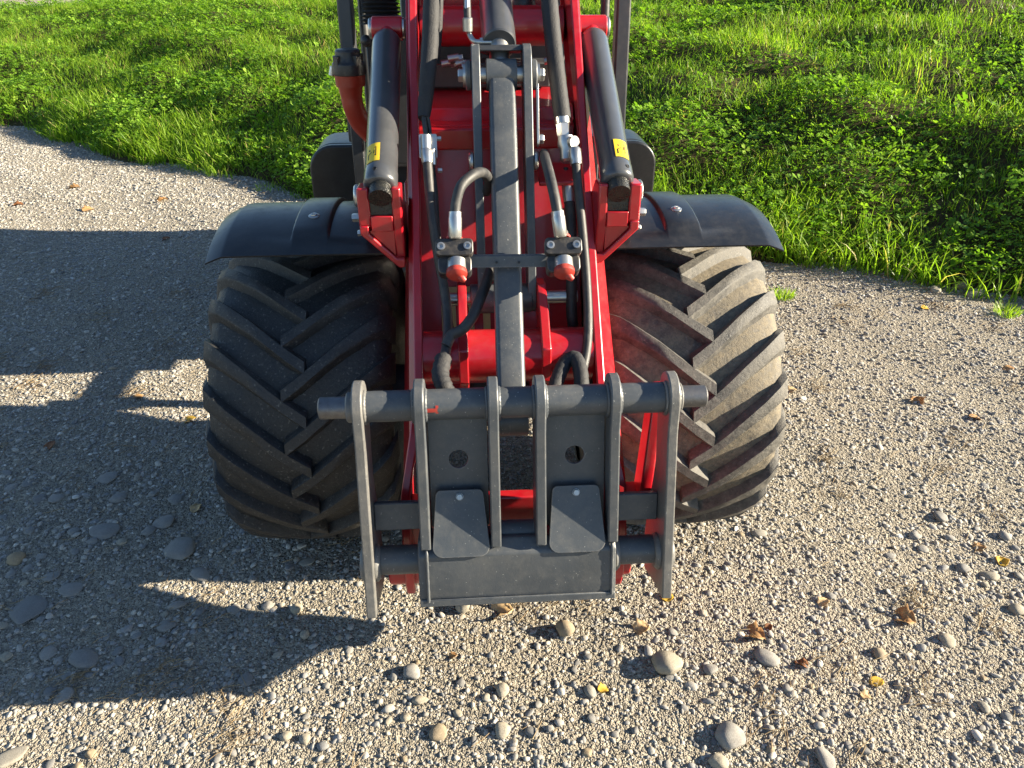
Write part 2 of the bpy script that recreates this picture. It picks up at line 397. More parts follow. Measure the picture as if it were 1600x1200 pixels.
def tyre(cx, cy, ph0, n=20, dark=0):
    bm = NB(); lathe(bm, [(t, r) for t, r in PROF], (cx, cy, AX_Z), (1, 0, 0), 96, caps=False)
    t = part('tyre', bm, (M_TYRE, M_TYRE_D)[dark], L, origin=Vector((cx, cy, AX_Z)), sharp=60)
    bm = NB(); lathe(bm, [(-.17, .205), (-.15, .215), (-.12, .185), (-.05, .17), (.05, .17), (.12, .185), (.15, .215), (.17, .205)], (cx, cy, AX_Z), (1, 0, 0), 48, caps=False)
    lathe(bm, [(-.04, .17), (-.035, .06), (.035, .06), (.04, .17)], (cx, cy, AX_Z), (1, 0, 0), 48, caps=False)
    part('rim', bm, M_DGREY, t)
    for side in (1, -1):
        for k in range(n):
            a = 2*math.pi*(k + (.5 if side > 0 else 0))/n + ph0
            o = bpy.data.objects.new('lug', LUG[side, dark]); COL.objects.link(o); o.parent = t
            o.rotation_euler = (-a, 0, 0)
    return t
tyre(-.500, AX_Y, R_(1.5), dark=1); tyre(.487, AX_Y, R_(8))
tyre(-.440, 3.42, .05); tyre(.440, 3.42, .12)
# ---- axle, front chassis
bm = NB(); cyl(bm, (-.40, AX_Y, AX_Z), (.40, AX_Y, AX_Z), .07); lathe(bm, [(0, .09), (.02, .12), (.16, .12), (.18, .09)], (-.09, AX_Y, AX_Z), (1, 0, 0))
part('front_axle', bm, M_DGREY, L)
bm = NB(); cyl(bm, (-.36, 3.42, AX_Z), (.36, 3.42, AX_Z), .07); part('rear_axle', bm, M_DGREY, L)
bm = NB()   # folded red front wall of the chassis
prism(bm, [(1.86, .46), (1.90, .46), (2.05, .72), (2.12, 1.14), (2.14, 1.165), (2.34, 1.185), (2.34, 1.165), (2.16, 1.145), (2.09, 1.13), (2.01, .74)], -.215, .215)
prism(bm, [(1.90, .44), (2.28, .44), (2.46, .64), (2.46, .92), (2.10, .98), (2.06, .76)], -.245, -.218)
prism(bm, [(1.90, .44), (2.28, .44), (2.46, .64), (2.46, .92), (2.10, .98), (2.06, .76)], .218, .245)
fp = part('front_panel', bm, M_RED, L, bevel=.004)
bm = NB(); box(bm, -.2, .2, 2.05, 2.09, 1.075, 1.13); part('panel_rail', bm, M_RED, fp, bevel=.006)
bm = NB(); box(bm, -.17, .17, 1.95, 2.28, .40, .455); part('belly_plate', bm, M_DGREY, L, bevel=.003)
bm = NB(); cyl(bm, (0, 2.20, .56), (0, 2.95, .56), .03); part('drive_shaft', bm, M_DGREY, L)
bm = NB(); cyl(bm, (0, 2.50, .30), (0, 2.50, .62), .028); lathe(bm, [(0, .05), (.04, .05)], (0, 2.50, .50), (0, 0, 1)); part('articulation_joint', bm, M_DGREY, L, bevel=.003)
# decals on the red wall
def wall_pt(x, z, off=.0):
    y = float(np.interp(z, [.46, .74, 1.13], [1.86, 2.01, 2.09])); return Vector((x, y-.004-off, z))
def wall_quad(bm, x0, x1, z0, z1, off=0.):
    a = [wall_pt(x, z, off) for x, z in ((x0, z0), (x1, z0), (x1, z1), (x0, z1))]
    b = [p + Vector((0, .002, 0)) for p in a]
    va = [bm.verts.new(p) for p in a]; vb = [bm.verts.new(p) for p in b]
    bm.faces.new(va); bm.faces.new(vb[::-1])
    for k in range(4): bm.faces.new((va[k], vb[k], vb[(k+1) % 4], va[(k+1) % 4]))
bm = NB(); wall_quad(bm, -.155, -.02, .60, .715); d = part('warning_decal', bm, M_CREAM, fp)
bm = NB(); wall_quad(bm, -.115, -.08, .605, .675, .002); wall_quad(bm, -.065, -.04, .605, .69, .002); part('decal_print', bm, M_RED, fp)
bm = NB()
for q in ((.112, .116, .60, .69), (.142, .146, .60, .69), (.112, .146, .685, .69), (.112, .146, .60, .605)): wall_quad(bm, *q, .001)
part('outline_decal', bm, M_WHITE, fp)

# ---- boom
ARM = [(1.333, .215), (1.318, .26), (1.325, .38), (1.355, .49), (1.43, .60), (1.50, .68), (2.18, 1.42), (2.62, 1.80), (2.70, 1.74), (2.66, 1.66), (2.30, 1.30), (1.63, .565), (1.52, .46), (1.455, .36), (1.425, .24), (1.40, .205)]
def arm_bend(sgn): return lambda y, z: sgn*.038*max(0, min(1, (.66-z)/.18)) if z < .66 else 0.0
for sgn in (-1, 1):
    bm = NB(); x0, x1 = sorted((.009+sgn*.196, .009+sgn*.217)); prism(bm, ARM, x0, x1, xf=arm_bend(sgn))
    a = part('boom_arm', bm, M_RED, L, bevel=.004)
    bm = NB(); cyl(bm, (sgn*.215, 1.375, .262), (sgn*.285, 1.375, .262), .040, ch=.004); part('hitch_boss', bm, M_RED, a)
    bm = NB()   # stiffening flange on the outside of the arm
    prism(bm, [(1.66, .79), (1.70, .775), (2.34, 1.45), (2.30, 1.475)], *sorted((.009+sgn*.218, .009+sgn*.228))); part('arm_flange', bm, M_RED, a, bevel=.002)
bm = NB(); cyl(bm, (-.187, 1.605, .70), (.204, 1.605, .70), .063, n=40)
ct = part('cross_tube', bm, M_RED, L)
for cx in (-.095, .095):
    bm = NB(); o = []
    for k in range(13):
        t = R_(205 + 180*k/12); o.append((1.605+.078*math.cos(t), .70+.078*math.sin(t)))
    o += [(1.715, .76), (1.76, .80), (1.752, .835), (1.70, .84), (1.62, .80), (1.545, .745)]
    prism(bm, o, cx-.011, cx+.011); part('pivot_lug', bm, M_RED, ct, bevel=.003)
bm = NB(); cyl(bm, (-.187, 2.34, 1.345), (.204, 2.34, 1.345), .052, n=36); part('upper_cross_tube', bm, M_RED, L)
bm = NB(); box(bm, -.19, .19, 2.42, 2.47, 1.30, 1.50); part('upper_cross_plate', bm, M_RED, L, bevel=.004)
bm = NB(); cyl(bm, (-.25, 1.375, .30), (.25, 1.375, .30), .042); part('lower_cross_tube', bm, M_RED, L)
bm = NB(); box(bm, -.24, .24, 1.362, 1.392, .335, .468); part('lower_cross_plate', bm, M_RED, L, bevel=.004)
bm = NB()   # bent strap outside the right arm
prism(bm, [(1.40, .70), (1.43, .72), (1.45, .68), (1.40, .44), (1.35, .43), (1.34, .46)], .312, .338, xf=lambda y, z: -.10*(.70-z)); prism(bm, [(1.345, .435), (1.40, .435), (1.41, .465), (1.35, .465)], .255, .305)
part('hitch_strap', bm, M_RED, L, bevel=.004)
# pivot pin of the lever
bm = NB(); cyl(bm, (-.135, 1.725, .795), (.187, 1.725, .795), .016, ch=.002); pp = part('lever_pin', bm, M_STEEL, L)
bm = NB(); cyl(bm, (-.075, 1.725, .795), (.075, 1.725, .795), .036, ch=.003); part('lever_hub', bm, M_GREY, L)
# ---- lever bars, clevis, link, tilt cylinder
def bar_poly(p0, p1, w0, w1, n=8):
    (ay, az), (by, bz) = p0, p1; a = math.atan2(bz-az, by-ay); o = []
    for k in range(n+1): t = a+math.pi/2+math.pi*k/n; o.append((ay+w0*math.cos(t), az+w0*math.sin(t)))
    for k in range(n+1): t = a-math.pi/2+math.pi*k/n; o.append((by+w1*math.cos(t), bz+w1*math.sin(t)))
    return o
TOP = (1.935, 1.275)
for cx in (-.046, .074):
    bm = NB(); prism(bm, bar_poly((1.725, .795), (1.945, 1.300), .034, .042), cx-.010, cx+.010); b = part('lever_bar', bm, M_GREY, L, bevel=.002)
    sg = -1 if cx < 0 else 1; cx += sg*.0022
    bm = NB(); cyl(bm, (cx+sg*.008, *TOP), (cx+sg*.022, *TOP), .034, ch=.003); part('bushing', bm, M_GREY, b)
    bm = NB(); cyl(bm, (cx+sg*.022, *TOP), (cx+sg*.028, *TOP), .027); hexa(bm, (cx+sg*.028, *TOP), (sg, 0, 0), .016, .012); part('washer', bm, M_STEEL, b)
    bm = NB(); cyl(bm, (cx+sg*.008, 1.845, 1.095), (cx+sg*.020, 1.845, 1.095), .022, ch=.003); part('washer', bm, M_STEEL, b)
bm = NB(); prism(bm, [(1.935, 1.328), (1.945, 1.340), (1.995, 1.330), (2.0, 1.322), (1.985, 1.316)], -.0375, .0655); clv = part('clevis', bm, M_DGREY, L, bevel=.003)
bm = NB(); cyl(bm, (-.05, *TOP), (.08, *TOP), .02); part('clevis_pin', bm, M_STEEL, clv)
bm = NB(); prism(bm, bar_poly((1.90, 1.10), (1.92, 1.19), .005, .006), .085, .089); box(bm, .083, .0835, 1.9, 1.905, 1.1, 1.11)
prism(bm, bar_poly((1.88, 1.13), (1.935, 1.27), .012, .016), .096, .101); lk = part('lock_tab', bm, M_STEEL, clv, bevel=.001)
bm = NB(); hexa(bm, (.101, 1.884, 1.137), (1, 0, 0), .012, .012); part('lock_bolt', bm, M_STEEL, clv)
# rounded square link
p0, p1 = Vector((.0055, 1.405, .665)), Vector((.0145, 1.925, 1.262)); dd = (p1-p0).normalized(); side = Vector((1, 0, 0)); nn = side.cross(dd).normalized()
bm = NB(); rings = []
sec = rounded(-.031, .031, -.028, .028, .011, 4)
for t in (0, .12, .30, .5, .7, .88, 1):
    c = p0.lerp(p1, t); s_ = 1.0 if t < .95 else .98
    rings.append([bm.verts.new(c + side*x*s_ + nn*z*s_) for x, z in sec])
for a, b in zip(rings, rings[1:]):
    for k in range(len(sec)): bm.faces.new((a[k], a[(k+1) % len(sec)], b[(k+1) % len(sec)], b[k]))
bm.faces.new(rings[0]); bm.faces.new(rings[-1][::-1])
lk = part('tilt_link', bm, M_GREY, L, sharp=25)
bm = NB(); cyl(bm, (-.022, *TOP), (.050, *TOP), .036, n=30, ch=.002); part('link_eye', bm, M_GREY, lk)
bm = NB(); cyl(bm, (-.029, 1.395, .655), (.040, 1.395, .655), .036, n=30, ch=.002); part('link_eye', bm, M_GREY, lk)
bm = NB(); cyl(bm, (.012, 1.985, 1.335), (.010, 2.62, 1.66), .041, n=36, ch=.003); tc = part('tilt_cylinder', bm, M_CYL, L)
bm = NB(); cyl(bm, (.012, 1.935, 1.275), (.012, 2.0, 1.34), .024); part('piston_rod', bm, M_STEEL, tc)
bm = NB(); sweep(bm, [at(729, -30, 2.03), at(730, 40, 2.0), at(733, 52, 2.0), at(740, 64, 1.985), at(752, 66, 1.985), at(768, 66, 1.985)], .0065); part('elbow_pipe', bm, M_STEEL, tc)
bm = NB(); cyl(bm, at(730.5, 27, 2.0), at(731, 50, 2.0), .012, n=10, ch=.002); part('ferrule', bm, M_STEEL, tc)
bm = NB(); hexa(bm, at(750, 65, 1.99), (1, 0, .05), .010, .02); hexa(bm, at(768, 66, 1.99), (1, 0, 0), .009, .026); part('banjo_bolt', bm, M_STEEL, tc)
bm = NB(); sweep(bm, [at(729, -40, 2.06), at(729.5, -5, 2.03), at(730.5, 30, 2.0)], .009); part('hose', bm, M_RUBBER, L)
# ---- coupler carrier plate and couplers
bm = NB(); q = [at(700, 401, 1.585), at(905, 399, 1.585), at(905, 417, 1.578), at(700, 419, 1.578)]
va = [bm.verts.new(p) for p in q]; vb = [bm.verts.new(p + Vector((0, .008, .002))) for p in q]
bm.faces.new(va); bm.faces.new(vb[::-1])
for k in range(4): bm.faces.new((va[k], vb[k], vb[(k+1) % 4], va[(k+1) % 4]))
cp = part('coupler_bracket', bm, M_GREY, L, bevel=.001)
bm = NB()
for px in (776, 811): cyl(bm, at(px, 410, 1.583), at(px, 410, 1.576), .0028, n=10)
part('bracket_holes', bm, M_INK, cp)
tilt = Matrix.Rotation(R_(-28), 4, 'X')
for px, py, capdx in ((710, 388, 4), (880, 386, 0)):
    c = at(px, py, 1.565); M = Matrix.Translation(c) @ Matrix.Rotation(R_(-40), 4, 'X')
    bm = NB(); plate(bm, rounded(-.040, .040, -.018, .020, .010), -.008, .012, M); k = part('coupler', bm, M_BLACK, L, bevel=.002)
    bm = NB(); plate(bm, rounded(-.036, .036, -.055, -.014, .012), .004, .04, M); part('coupler_body', bm, M_BLACK, k, bevel=.003)
    for sx in (-.028, .028):
        bm = NB(); lathe(bm, [(0, .0085), (.004, .0085), (.0045, .005), (.002, .0045), (.002, .001)], M @ Vector((sx, -.008, .002)), M.to_3x3() @ Vector((0, -1, 0)), 20); part('screw', bm, M_STEEL, k)
    ax = (M.to_3x3() @ Vector((0, -.25, -1))).normalized()
    b0 = M @ Vector((capdx*.0008, .012, -.030))
    bm = NB(); lathe(bm, [(0, .021), (.022, .021), (.025, .017)], b0 - ax*.006, ax, 28); part('collar', bm, M_STEEL, k)
    bm = NB(); lathe(bm, [(.012, .019), (.020, .0225), (.028, .0225), (.034, .017), (.037, .006)], b0, ax, 28); sweep(bm, [b0+ax*.026+Vector((.004, 0, 0)), b0+ax*.036+Vector((.012, .0, -.002)), b0+ax*.043+Vector((.018, .004, -.002))], lambda t: .011*(1-.5*t), k=3)
    part('dust_cap', bm, M_CAP, k)
    up = (M.to_3x3() @ Vector((0, .25, 1))).normalized(); top = M @ Vector((0, .004, .018))
    bm = NB(); cyl(bm, top, top + up*.006, .018, n=20); part('cap_ring', bm, M_CAP, k)
    bm = NB(); hexa(bm, top+up*.005, up, .0135, .02); part('hex_fitting', bm, M_STEEL, k)
# ---- hoses
def hose(pts, r, m=None, ferr=None, name='hose', wob=0, k=8):
    bm = NB(); P = [at(*p) for p in pts]; sweep(bm, P, r, k=k, wob=wob); h = part(name, bm, m or M_RUBBER, L, sharp=60)
    if ferr:
        for i0, rr, ln in ferr:
            a = P[i0]; b = P[1] if i0 == 0 else P[-2]; d_ = (b-a).normalized()
            bm = NB(); lathe(bm, [(-.004, rr*.8), (0, rr), (ln*.75, rr), (ln*.8, rr*.94), (ln, rr*.94)], a, d_, 18); part('ferrule', bm, M_STEEL, h)
    return h
hose([(711, 370, 1.575), (711, 350, 1.585), (712, 320, 1.60), (721, 290, 1.62), (742, 272, 1.66), (757, 271, 1.72), (764, 285, 1.76), (760, 300, 1.80)], .0115, ferr=[(0, .0145, .052)])
hose([(876, 368, 1.575), (873, 345, 1.585), (867, 310, 1.61), (859, 275, 1.66), (853, 252, 1.76), (850, 240, 1.86)], .0115, ferr=[(0, .0145, .052)])
hose([(676, -30, 2.06), (674, 20, 2.02), (672, 70, 1.99), (668, 120, 1.95), (664, 165, 1.92), (662, 185, 1.90)], lambda t: .021-.007*t**3, M_SLEEVE, name='hose_sleeve', wob=.03)
hose([(686, -30, 2.09), (684, 40, 2.06), (680, 100, 2.04)], .012, M_SLEEVE, name='hose_sleeve')
hose([(662, 180, 1.90), (664, 200, 1.88), (668, 222, 1.86)], .006); hose([(667, 178, 1.90), (671, 200, 1.89), (672, 220, 1.86)], .005)
hose([(667, 236, 1.82), (669, 270, 1.79), (674, 330, 1.74), (683, 390, 1.70), (692, 440, 1.67), (699, 490, 1.62), (699, 530, 1.56), (694, 565, 1.49), (690, 600, 1.44)], .0115, ferr=[(0, .014, .03)])
hose([(672, 250, 1.86), (678, 300, 1.82), (682, 360, 1.77), (690, 420, 1.72), (697, 480, 1.66), (703, 515, 1.61)], .010)
hose([(768, 405, 1.72), (764, 430, 1.66), (752, 462, 1.60), (738, 495, 1.56), (722, 515, 1.545), (706, 523, 1.545), (697, 540, 1.53)], .0125)
hose([(693, 560, 1.50), (688, 585, 1.455), (694, 604, 1.43), (702, 622, 1.42)], .019, M_SLEEVE, name='hose_sleeve', wob=.08)
hose([(855, -40, 2.10), (860, 20, 2.05), (866, 80, 2.0), (873, 140, 1.95), (879, 186, 1.91)], .0205, M_SLEEVE, name='hose_sleeve', wob=.02)
hose([(898, 234, 1.80), (902, 280, 1.76), (909, 350, 1.71), (916, 430, 1.66), (919, 500, 1.60), (917, 545, 1.55), (908, 590, 1.50)], .0105, ferr=[(0, .0145, .036)])
hose([(884, 262, 1.90), (884, 290, 1.88), (886, 305, 1.86)], .006)
hose([(887, 285, 1.86), (891, 330, 1.82), (893, 380, 1.78), (893, 440, 1.73), (893, 485, 1.70), (896, 515, 1.69)], .0135, ferr=[(0, .0155, .05)])
hose([(866, 612, 1.44), (872, 590, 1.47), (884, 566, 1.50), (899, 560, 1.50), (907, 580, 1.47), (909, 612, 1.43)], .0165, M_SLEEVE, name='hose_sleeve', wob=.05)
# fittings and clamp blocks on the boom
bm = NB(); a = at(878, 184, 1.91); b = at(881, 212, 1.89); cyl(bm, a, a.lerp(b, .35), .018, n=20); hexa(bm, a.lerp(b, .3), b-a, .017, .035); part('hex_fitting', bm, M_STEEL, L)
bm = NB(); prism(bm, [(1.84, 1.045), (1.93, 1.07), (1.93, 1.06), (1.84, 1.035)], .10, .193); part('hose_clamp', bm, M_RED, L, bevel=.002)
bm = NB(); a = at(884, 214, 1.86); b = at(886, 254, 1.83); lathe(bm, [(0, .019), (.02, .021), (.03, .016), (.055, .017), (.06, .012)], a, b-a, 20); cyl(bm, at(888, 222, 1.85), at(898, 222, 1.83), .014, n=16); part('swivel_fitting', bm, M_STEEL, L)
c = at(669, 229, 1.85); M = Matrix.Translation(c) @ Matrix.Rotation(R_(-25), 4, 'X')
bm = NB(); plate(bm, rounded(-.021, .021, -.028, .028, .004), -.006, .008, M); vb_ = part('valve_block', bm, M_STEEL, L, bevel=.001)
bm = NB(); cyl(bm, M @ Vector((-.004, -.016, -.02)), M @ Vector((-.004, -.016, .022)), .012, n=16); cyl(bm, M @ Vector((.010, -.012, -.045)), M @ Vector((.010, -.012, -.01)), .009, n=14); part('valve_stub', bm, M_STEEL, vb_)
for dz in (.018, -.055):
    bm = NB(); hexa(bm, M @ Vector((.021, 0, dz)), (1, 0, 0), .006, .010); part('bolt', bm, M_STEEL, vb_)
# ---- lift cylinders and their feet
for sgn in (-1, 1):
    X = sgn*.270; a, b = Vector((X, 1.735, 1.066)), Vector((X, 2.20, 1.330)); d_ = (b-a).normalized(); Lc = (b-a).length
    bm = NB(); lathe(bm, [(0, .030), (.004, .036), (.012, .0385), (.045, .0385), (.047, .0375), (Lc-.03, .0375), (Lc-.012, .035), (Lc, .028)], a, d_, 40); c = part('lift_cylinder', bm, M_CYL, L, sharp=50)
    bm = NB(); cyl(bm, a - d_*.03, a + d_*.01, .026); part('cylinder_neck', bm, M_GREASE, c)
    bm = NB(); cyl(bm, b, b + d_*.03, .022); cyl(bm, b + d_*.04 - Vector((.040, 0, 0)), b + d_*.04 + Vector((.040, 0, 0)), .030, ch=.003); part('cylinder_eye', bm, M_RED, c)
    bm = NB(); cyl(bm, b + d_*.04 - Vector((.048, 0, 0)), b + d_*.04 + Vector((.048, 0, 0)), .026, ch=.003); part('cylinder_pin', bm, M_STEEL, c)
    # yellow sticker wrapped on the barrel, with its arrow print
    _, u, w = frame_of(d_)
    def onb(t, ang, r): return a + d_*t + (u*math.cos(ang) + w*math.sin(ang))*r
    face = Vector((-.42 if sgn < 0 else .34, -.72, .6)).normalized(); a0 = math.atan2(face.dot(w), face.dot(u))
    def strip(m, name, cells, r0):
        bm = NB()
        for (t0, t1, g0, g1) in cells:
            n = 6; rows = [[bm.verts.new(onb(t, a0 + g0 + (g1-g0)*k/n, r)) for k in range(n+1)] for t, r in ((t0, r0), (t1, r0))]
            rw2 = [[bm.verts.new(onb(t, a0 + g0 + (g1-g0)*k/n, r)) for k in range(n+1)] for t, r in ((t0, r0-.0008), (t1, r0-.0008))]
            for rr in (rows, rw2):
                for k in range(n): bm.faces.new((rr[0][k], rr[0][k+1], rr[1][k+1], rr[1][k]))
            for k in range(n):
                for e in (0, 1): bm.faces.new((rows[e][k], rows[e][k+1], rw2[e][k+1], rw2[e][k]))
        part(name, bm, m, c, sharp=80)
    strip(M_YEL, 'sticker', [(.050, .106, -.46, .46)], .0384)
    bm = NB()
    for (t0, g0), (t1, g1) in (((.052, .22), (.074, -.24)), ((.074, -.24), (.080, .22)), ((.080, .22), (.052, .22)), ((.060, .10), (.070, .12)), ((.046, -.28), (.060, -.28)), ((.060, -.28), (.066, -.05))):
        dl = Vector((t1-t0, (g1-g0)*.0384)); nl = Vector((-dl.y, dl.x)).normalized()*.0011
        bm.faces.new([bm.verts.new(onb(t+.013+sg_*nl.x, a0+gg+sg_*nl.y/.0384, .0390)) for t, gg, sg_ in ((t0, g0, 1), (t0, g0, -1), (t1, g1, -1), (t1, g1, 1))])
    part('sticker_print', bm, M_INK, c, sharp=80)
    bm = NB(); hp = onb(.024, a0+.2, .0386); nrm = (hp - (a + d_*.024)).normalized(); lathe(bm, [(0, .005), (.0012, .005), (.0012, .003), (-.002, .003)], hp, nrm, 14); part('grease_port', bm, M_INK, c)
    # foot bracket on the chassis
    xi, xo = sgn*.2245, sgn*.322; xa, xb = sorted((xi, xo)); yF = 1.715
    bm = NB()
    prism(bm, [(yF, 1.072), (yF+.065, 1.068), (1.86, .99), (1.86, .86), (yF+.05, .885), (yF+.012, .905), (yF, .99)], *sorted((sgn*.2245, sgn*.246)))
    prism(bm, [(yF, 1.072), (yF+.065, 1.068), (1.86, .99), (1.86, .93), (yF+.04, .955), (yF, .985)], *sorted((sgn*.296, sgn*.323)))
    br = part('cylinder_bracket', bm, M_RED, L, bevel=.004)
    bm = NB(); box(bm, *sorted((sgn*.2462, sgn*.2958)), yF-.001, 1.85, .972, 1.008); part('bracket_seat', bm, M_RED, br, bevel=.002)
    bm = NB(); plate(bm, [(sgn*.3225, .986), (sgn*.3225, .966), (sgn*.240, .884), (sgn*.2255, .884), (sgn*.2255, .906), (sgn*.243, .906), (sgn*.302, .966), (sgn*.302, .986)], yF-.002, yF+.09); part('bracket_gusset', bm, M_RED, br, bevel=.003)
    bm = NB(); plate(bm, [(sgn*.3, .9715), (sgn*.3, .967), (sgn*.246, .912), (sgn*.246, .9715)], yF+.008, yF+.03); part('bracket_web', bm, M_RED, br)
    bm = NB(); cyl(bm, (sgn*.2468, 1.757, 1.045), (sgn*.2955, 1.757, 1.045), .030, n=28, ch=.003); box(bm, *sorted((sgn*.2468, sgn*.2955)), 1.722, 1.79, 1.009, 1.064); part('cylinder_foot', bm, M_GREASE, c)
    bm = NB(); cyl(bm, (sgn*.322, 1.77, 1.04), (sgn*.334, 1.77, 1.04), .026, ch=.003); part('pin_washer', bm, M_STEEL, br)
    bm = NB(); hexa(bm, (sgn*.322, 1.735, 1.0), (sgn, 0, 0), .010, .018); hexa(bm, (sgn*.322, 1.73, .965), (sgn, 0, 0), .007, .008); part('bolt', bm, M_STEEL, br)
    # ---- front fender
    bm = NB(); prof = []
    cols = [(.262, 0.0), (.30, .001), (.409, .001), (.4125, .009), (.417, .011), (.493, .011), (.4975, .009), (.501, .001), (.60, .001), (.650, .0005), (.657, -.001), (.690, -.016), (.697, -.020)]
    NA = 18; grid = []
    for th_ in range(2):
        gg = []
        for k in range(NA+1):
            t = k/NA; ang = R_(113 - 50*t); row = []       # front edge to rear edge
            for x, dr in cols:
                rib = dr if not (.411 < x < .499) else .001 + (dr-.001)*min(1, max(0, (t-.10)/.06))
                xo_ = x
                r = .532 + rib - (.0045 if th_ else 0)
                row.append(bm.verts.new((sgn*xo_, AX_Y + r*math.cos(ang), AX_Z + r*math.sin(ang))))
            gg.append(row)
        grid.append(gg)
    for gg in grid:
        for k in range(NA):
            for j in range(len(cols)-1): bm.faces.new((gg[k][j], gg[k][j+1], gg[k+1][j+1], gg[k+1][j]))
    A, B = grid
    for k in range(NA):
        for j in (0, -1): bm.faces.new((A[k][j], A[k+1][j], B[k+1][j], B[k][j]))
    for j in range(len(cols)-1):
        for k in (0, -1): bm.faces.new((A[k][j], A[k][j+1], B[k][j+1], B[k][j]))
    fd = part('fender', bm, M_PLASTIC, L, sharp=50)
    ang = R_(97); cpos = Vector((sgn*.455, AX_Y + .542*math.cos(ang), AX_Z + .542*math.sin(ang))); nrm = Vector((0, math.cos(ang), math.sin(ang)))
    bm = NB(); lathe(bm, [(0, .014), (.002, .014), (.004, .010), (.0045, .008), (.007, .0075), (.007, .004), (.005, .0035), (.005, .0005)], cpos, nrm, 20); part('fender_screw', bm, M_STEEL, fd)
    bm = NB(); prism(bm, [(1.93, .86), (1.99, .86), (1.99, .945), (1.93, .945)], *sorted((sgn*.245, sgn*.60))); part('fender_stay', bm, M_DGREY, fd)
    # ---- rear fender
    o = [(sgn*.30, .55), (sgn*.655, .55)]
    for k in range(9): t = R_(11.25*k); o.append((sgn*(.565 + .09*math.cos(t)), .805 + .09*math.sin(t)))
    o += [(sgn*.30, .895)]
    bm = NB(); plate(bm, o, 2.93, 2.965)
    o2 = [(sgn*.655, .72), (sgn*.655, .805)] + o[3:] + [(sgn*.30, .88)]
    for k in range(9): t = R_(90-11.25*k); o2.append((sgn*(.565 + .075*math.cos(t)), .805 + .075*math.sin(t)))
    o2 += [(sgn*.640, .72)]
    plate(bm, o2, 2.966, 3.16); part('rear_fender', bm, M_PLASTIC, L, bevel=.008, segs=3)

# ---- quick hitch (leans back)
TAU = R_(15.6); HUP = Vector((0, math.sin(TAU), math.cos(TAU))); HN = Vector((0, -math.cos(TAU), math.sin(TAU))); HO = Vector((.006, 1.168, .30))
HM = Matrix(((1, 0, 0, HO.x), (0, -HN.y, HUP.y, HO.y), (0, -HN.z, HUP.z, HO.z), (0, 0, 0, 1)))   # local x, depth (+ away), height
bm = NB()   # lower box beam with bevelled top edge and a lip below
prism(bm, [(.0, .058), (.0, .150), (.022, .176), (.085, .176), (.085, .045), (.012, .032), (.004, .040)], -.208, .208, HM)
hitch = part('quick_hitch', bm, M_GREY, L, bevel=.005, segs=3)
bm = NB(); box(bm, -.207, .207, -.0022, .002, .0335, .050, HM); part('wear_lip', bm, M_GREY, hitch, bevel=.003)
TZ, TD = .468, .030                    # centre of the top tube: height, depth
for cx, lo, hi in ((-.310, .014, 'o'), (-.190, .150, 'i'), (-.044, .150, 'i'), (.050, .150, 'i'), (.200, .150, 'i'), (.318, .028, 'o')):
    o = []; rr = .048; bm = NB()
    for k in range(11): t = R_(190 - 21*k); o.append((TD + rr*math.cos(t)*1.0, TZ + .004 + rr*math.sin(t)*1.04))
    if hi == 'o': o += [(.085, .42), (.088, .30), (.125, .225), (.155, .15), (.178, .07), (.160, .014), (.06, lo), (-.004, lo), (-.006, .40)]
    else: o += [(.075, .42), (.075, lo), (-.004, lo+.015), (-.006, .41)]
    prism(bm, o, cx-.0105, cx+.0105, HM); part('rib', bm, M_WORN if hi == 'o' else M_GREY, hitch, bevel=.003)
bm = NB(); lathe(bm, [(0, .0315), (.61, .0315)], HM @ Vector((-.302, TD, TZ)), (1, 0, 0), 40); part('top_tube', bm, M_GREY, hitch)
for x0, x1 in ((-.390, -.318), (.326, .392)):
    bm = NB(); cyl(bm, HM @ Vector((x0, TD, TZ)), HM @ Vector((x1, TD, TZ)), .0225, n=32, ch=.003); part('pin', bm, M_PIN, hitch)
    xm = -.327 if x0 < 0 else .332
    bm = NB(); cyl(bm, HM @ Vector((xm-.008, TD, TZ)), HM @ Vector((xm+.008, TD, TZ)), .031, n=32, ch=.003); part('pin_collar', bm, M_WORN, hitch)
for x0, x1, hx, lx0, lx1 in ((-.178, -.056, -.117, -.176, -.058), (.062, .188, .125, .066, .184)):
    bm = NB(); plate(bm, [(x0, .17), (x1, .17), (x1, .447), (x0, .447)], .045, .053, HM, hole=(hx, .345, .0195)); part('back_plate', bm, M_GREY, hitch, bevel=.0015)
    Mt = HM @ Matrix.Translation((0, .0265, .272)) @ Matrix.Rotation(R_(-13), 4, 'X') @ Matrix.Translation((0, 0, -.293))
    xc = (lx0+lx1)/2; o = []
    for cx, cz, rr, a0 in ((lx1-.021, .293, .012, 0), (lx0+.021, .293, .012, 90), (lx0+.022, .186, .022, 180), (lx1-.022, .186, .022, 270)):
        for k in range(7): t = R_(a0+15*k); o.append((cx+rr*math.cos(t), cz+rr*math.sin(t)))
    bm = NB(); plate(bm, o, -.004, .004, Mt); ld = part('lid', bm, M_GREY, hitch, bevel=.0012)
    bm = NB(); c = Mt @ Vector((xc, -.004, .291)); nrm = Mt.to_3x3() @ Vector((0, -1, 0)); cyl(bm, c, c+nrm*.0015, .0078, n=18); hexa(bm, c+nrm*.001, nrm, .0074, .007); part('bolt', bm, M_STEEL, hitch)
for x0, x1 in ((-.299, -.201), (.211, .307)):
    bm = NB(); box(bm, x0, x1, .055, .072, .186, .248, HM); part('cross_bar', bm, M_GREY, hitch, bevel=.003)
    bm = NB(); cyl(bm, HM @ Vector((x0, .055, .118)), HM @ Vector((x1, .055, .118)), .031, n=36); part('lower_tube', bm, M_GREY, hitch)
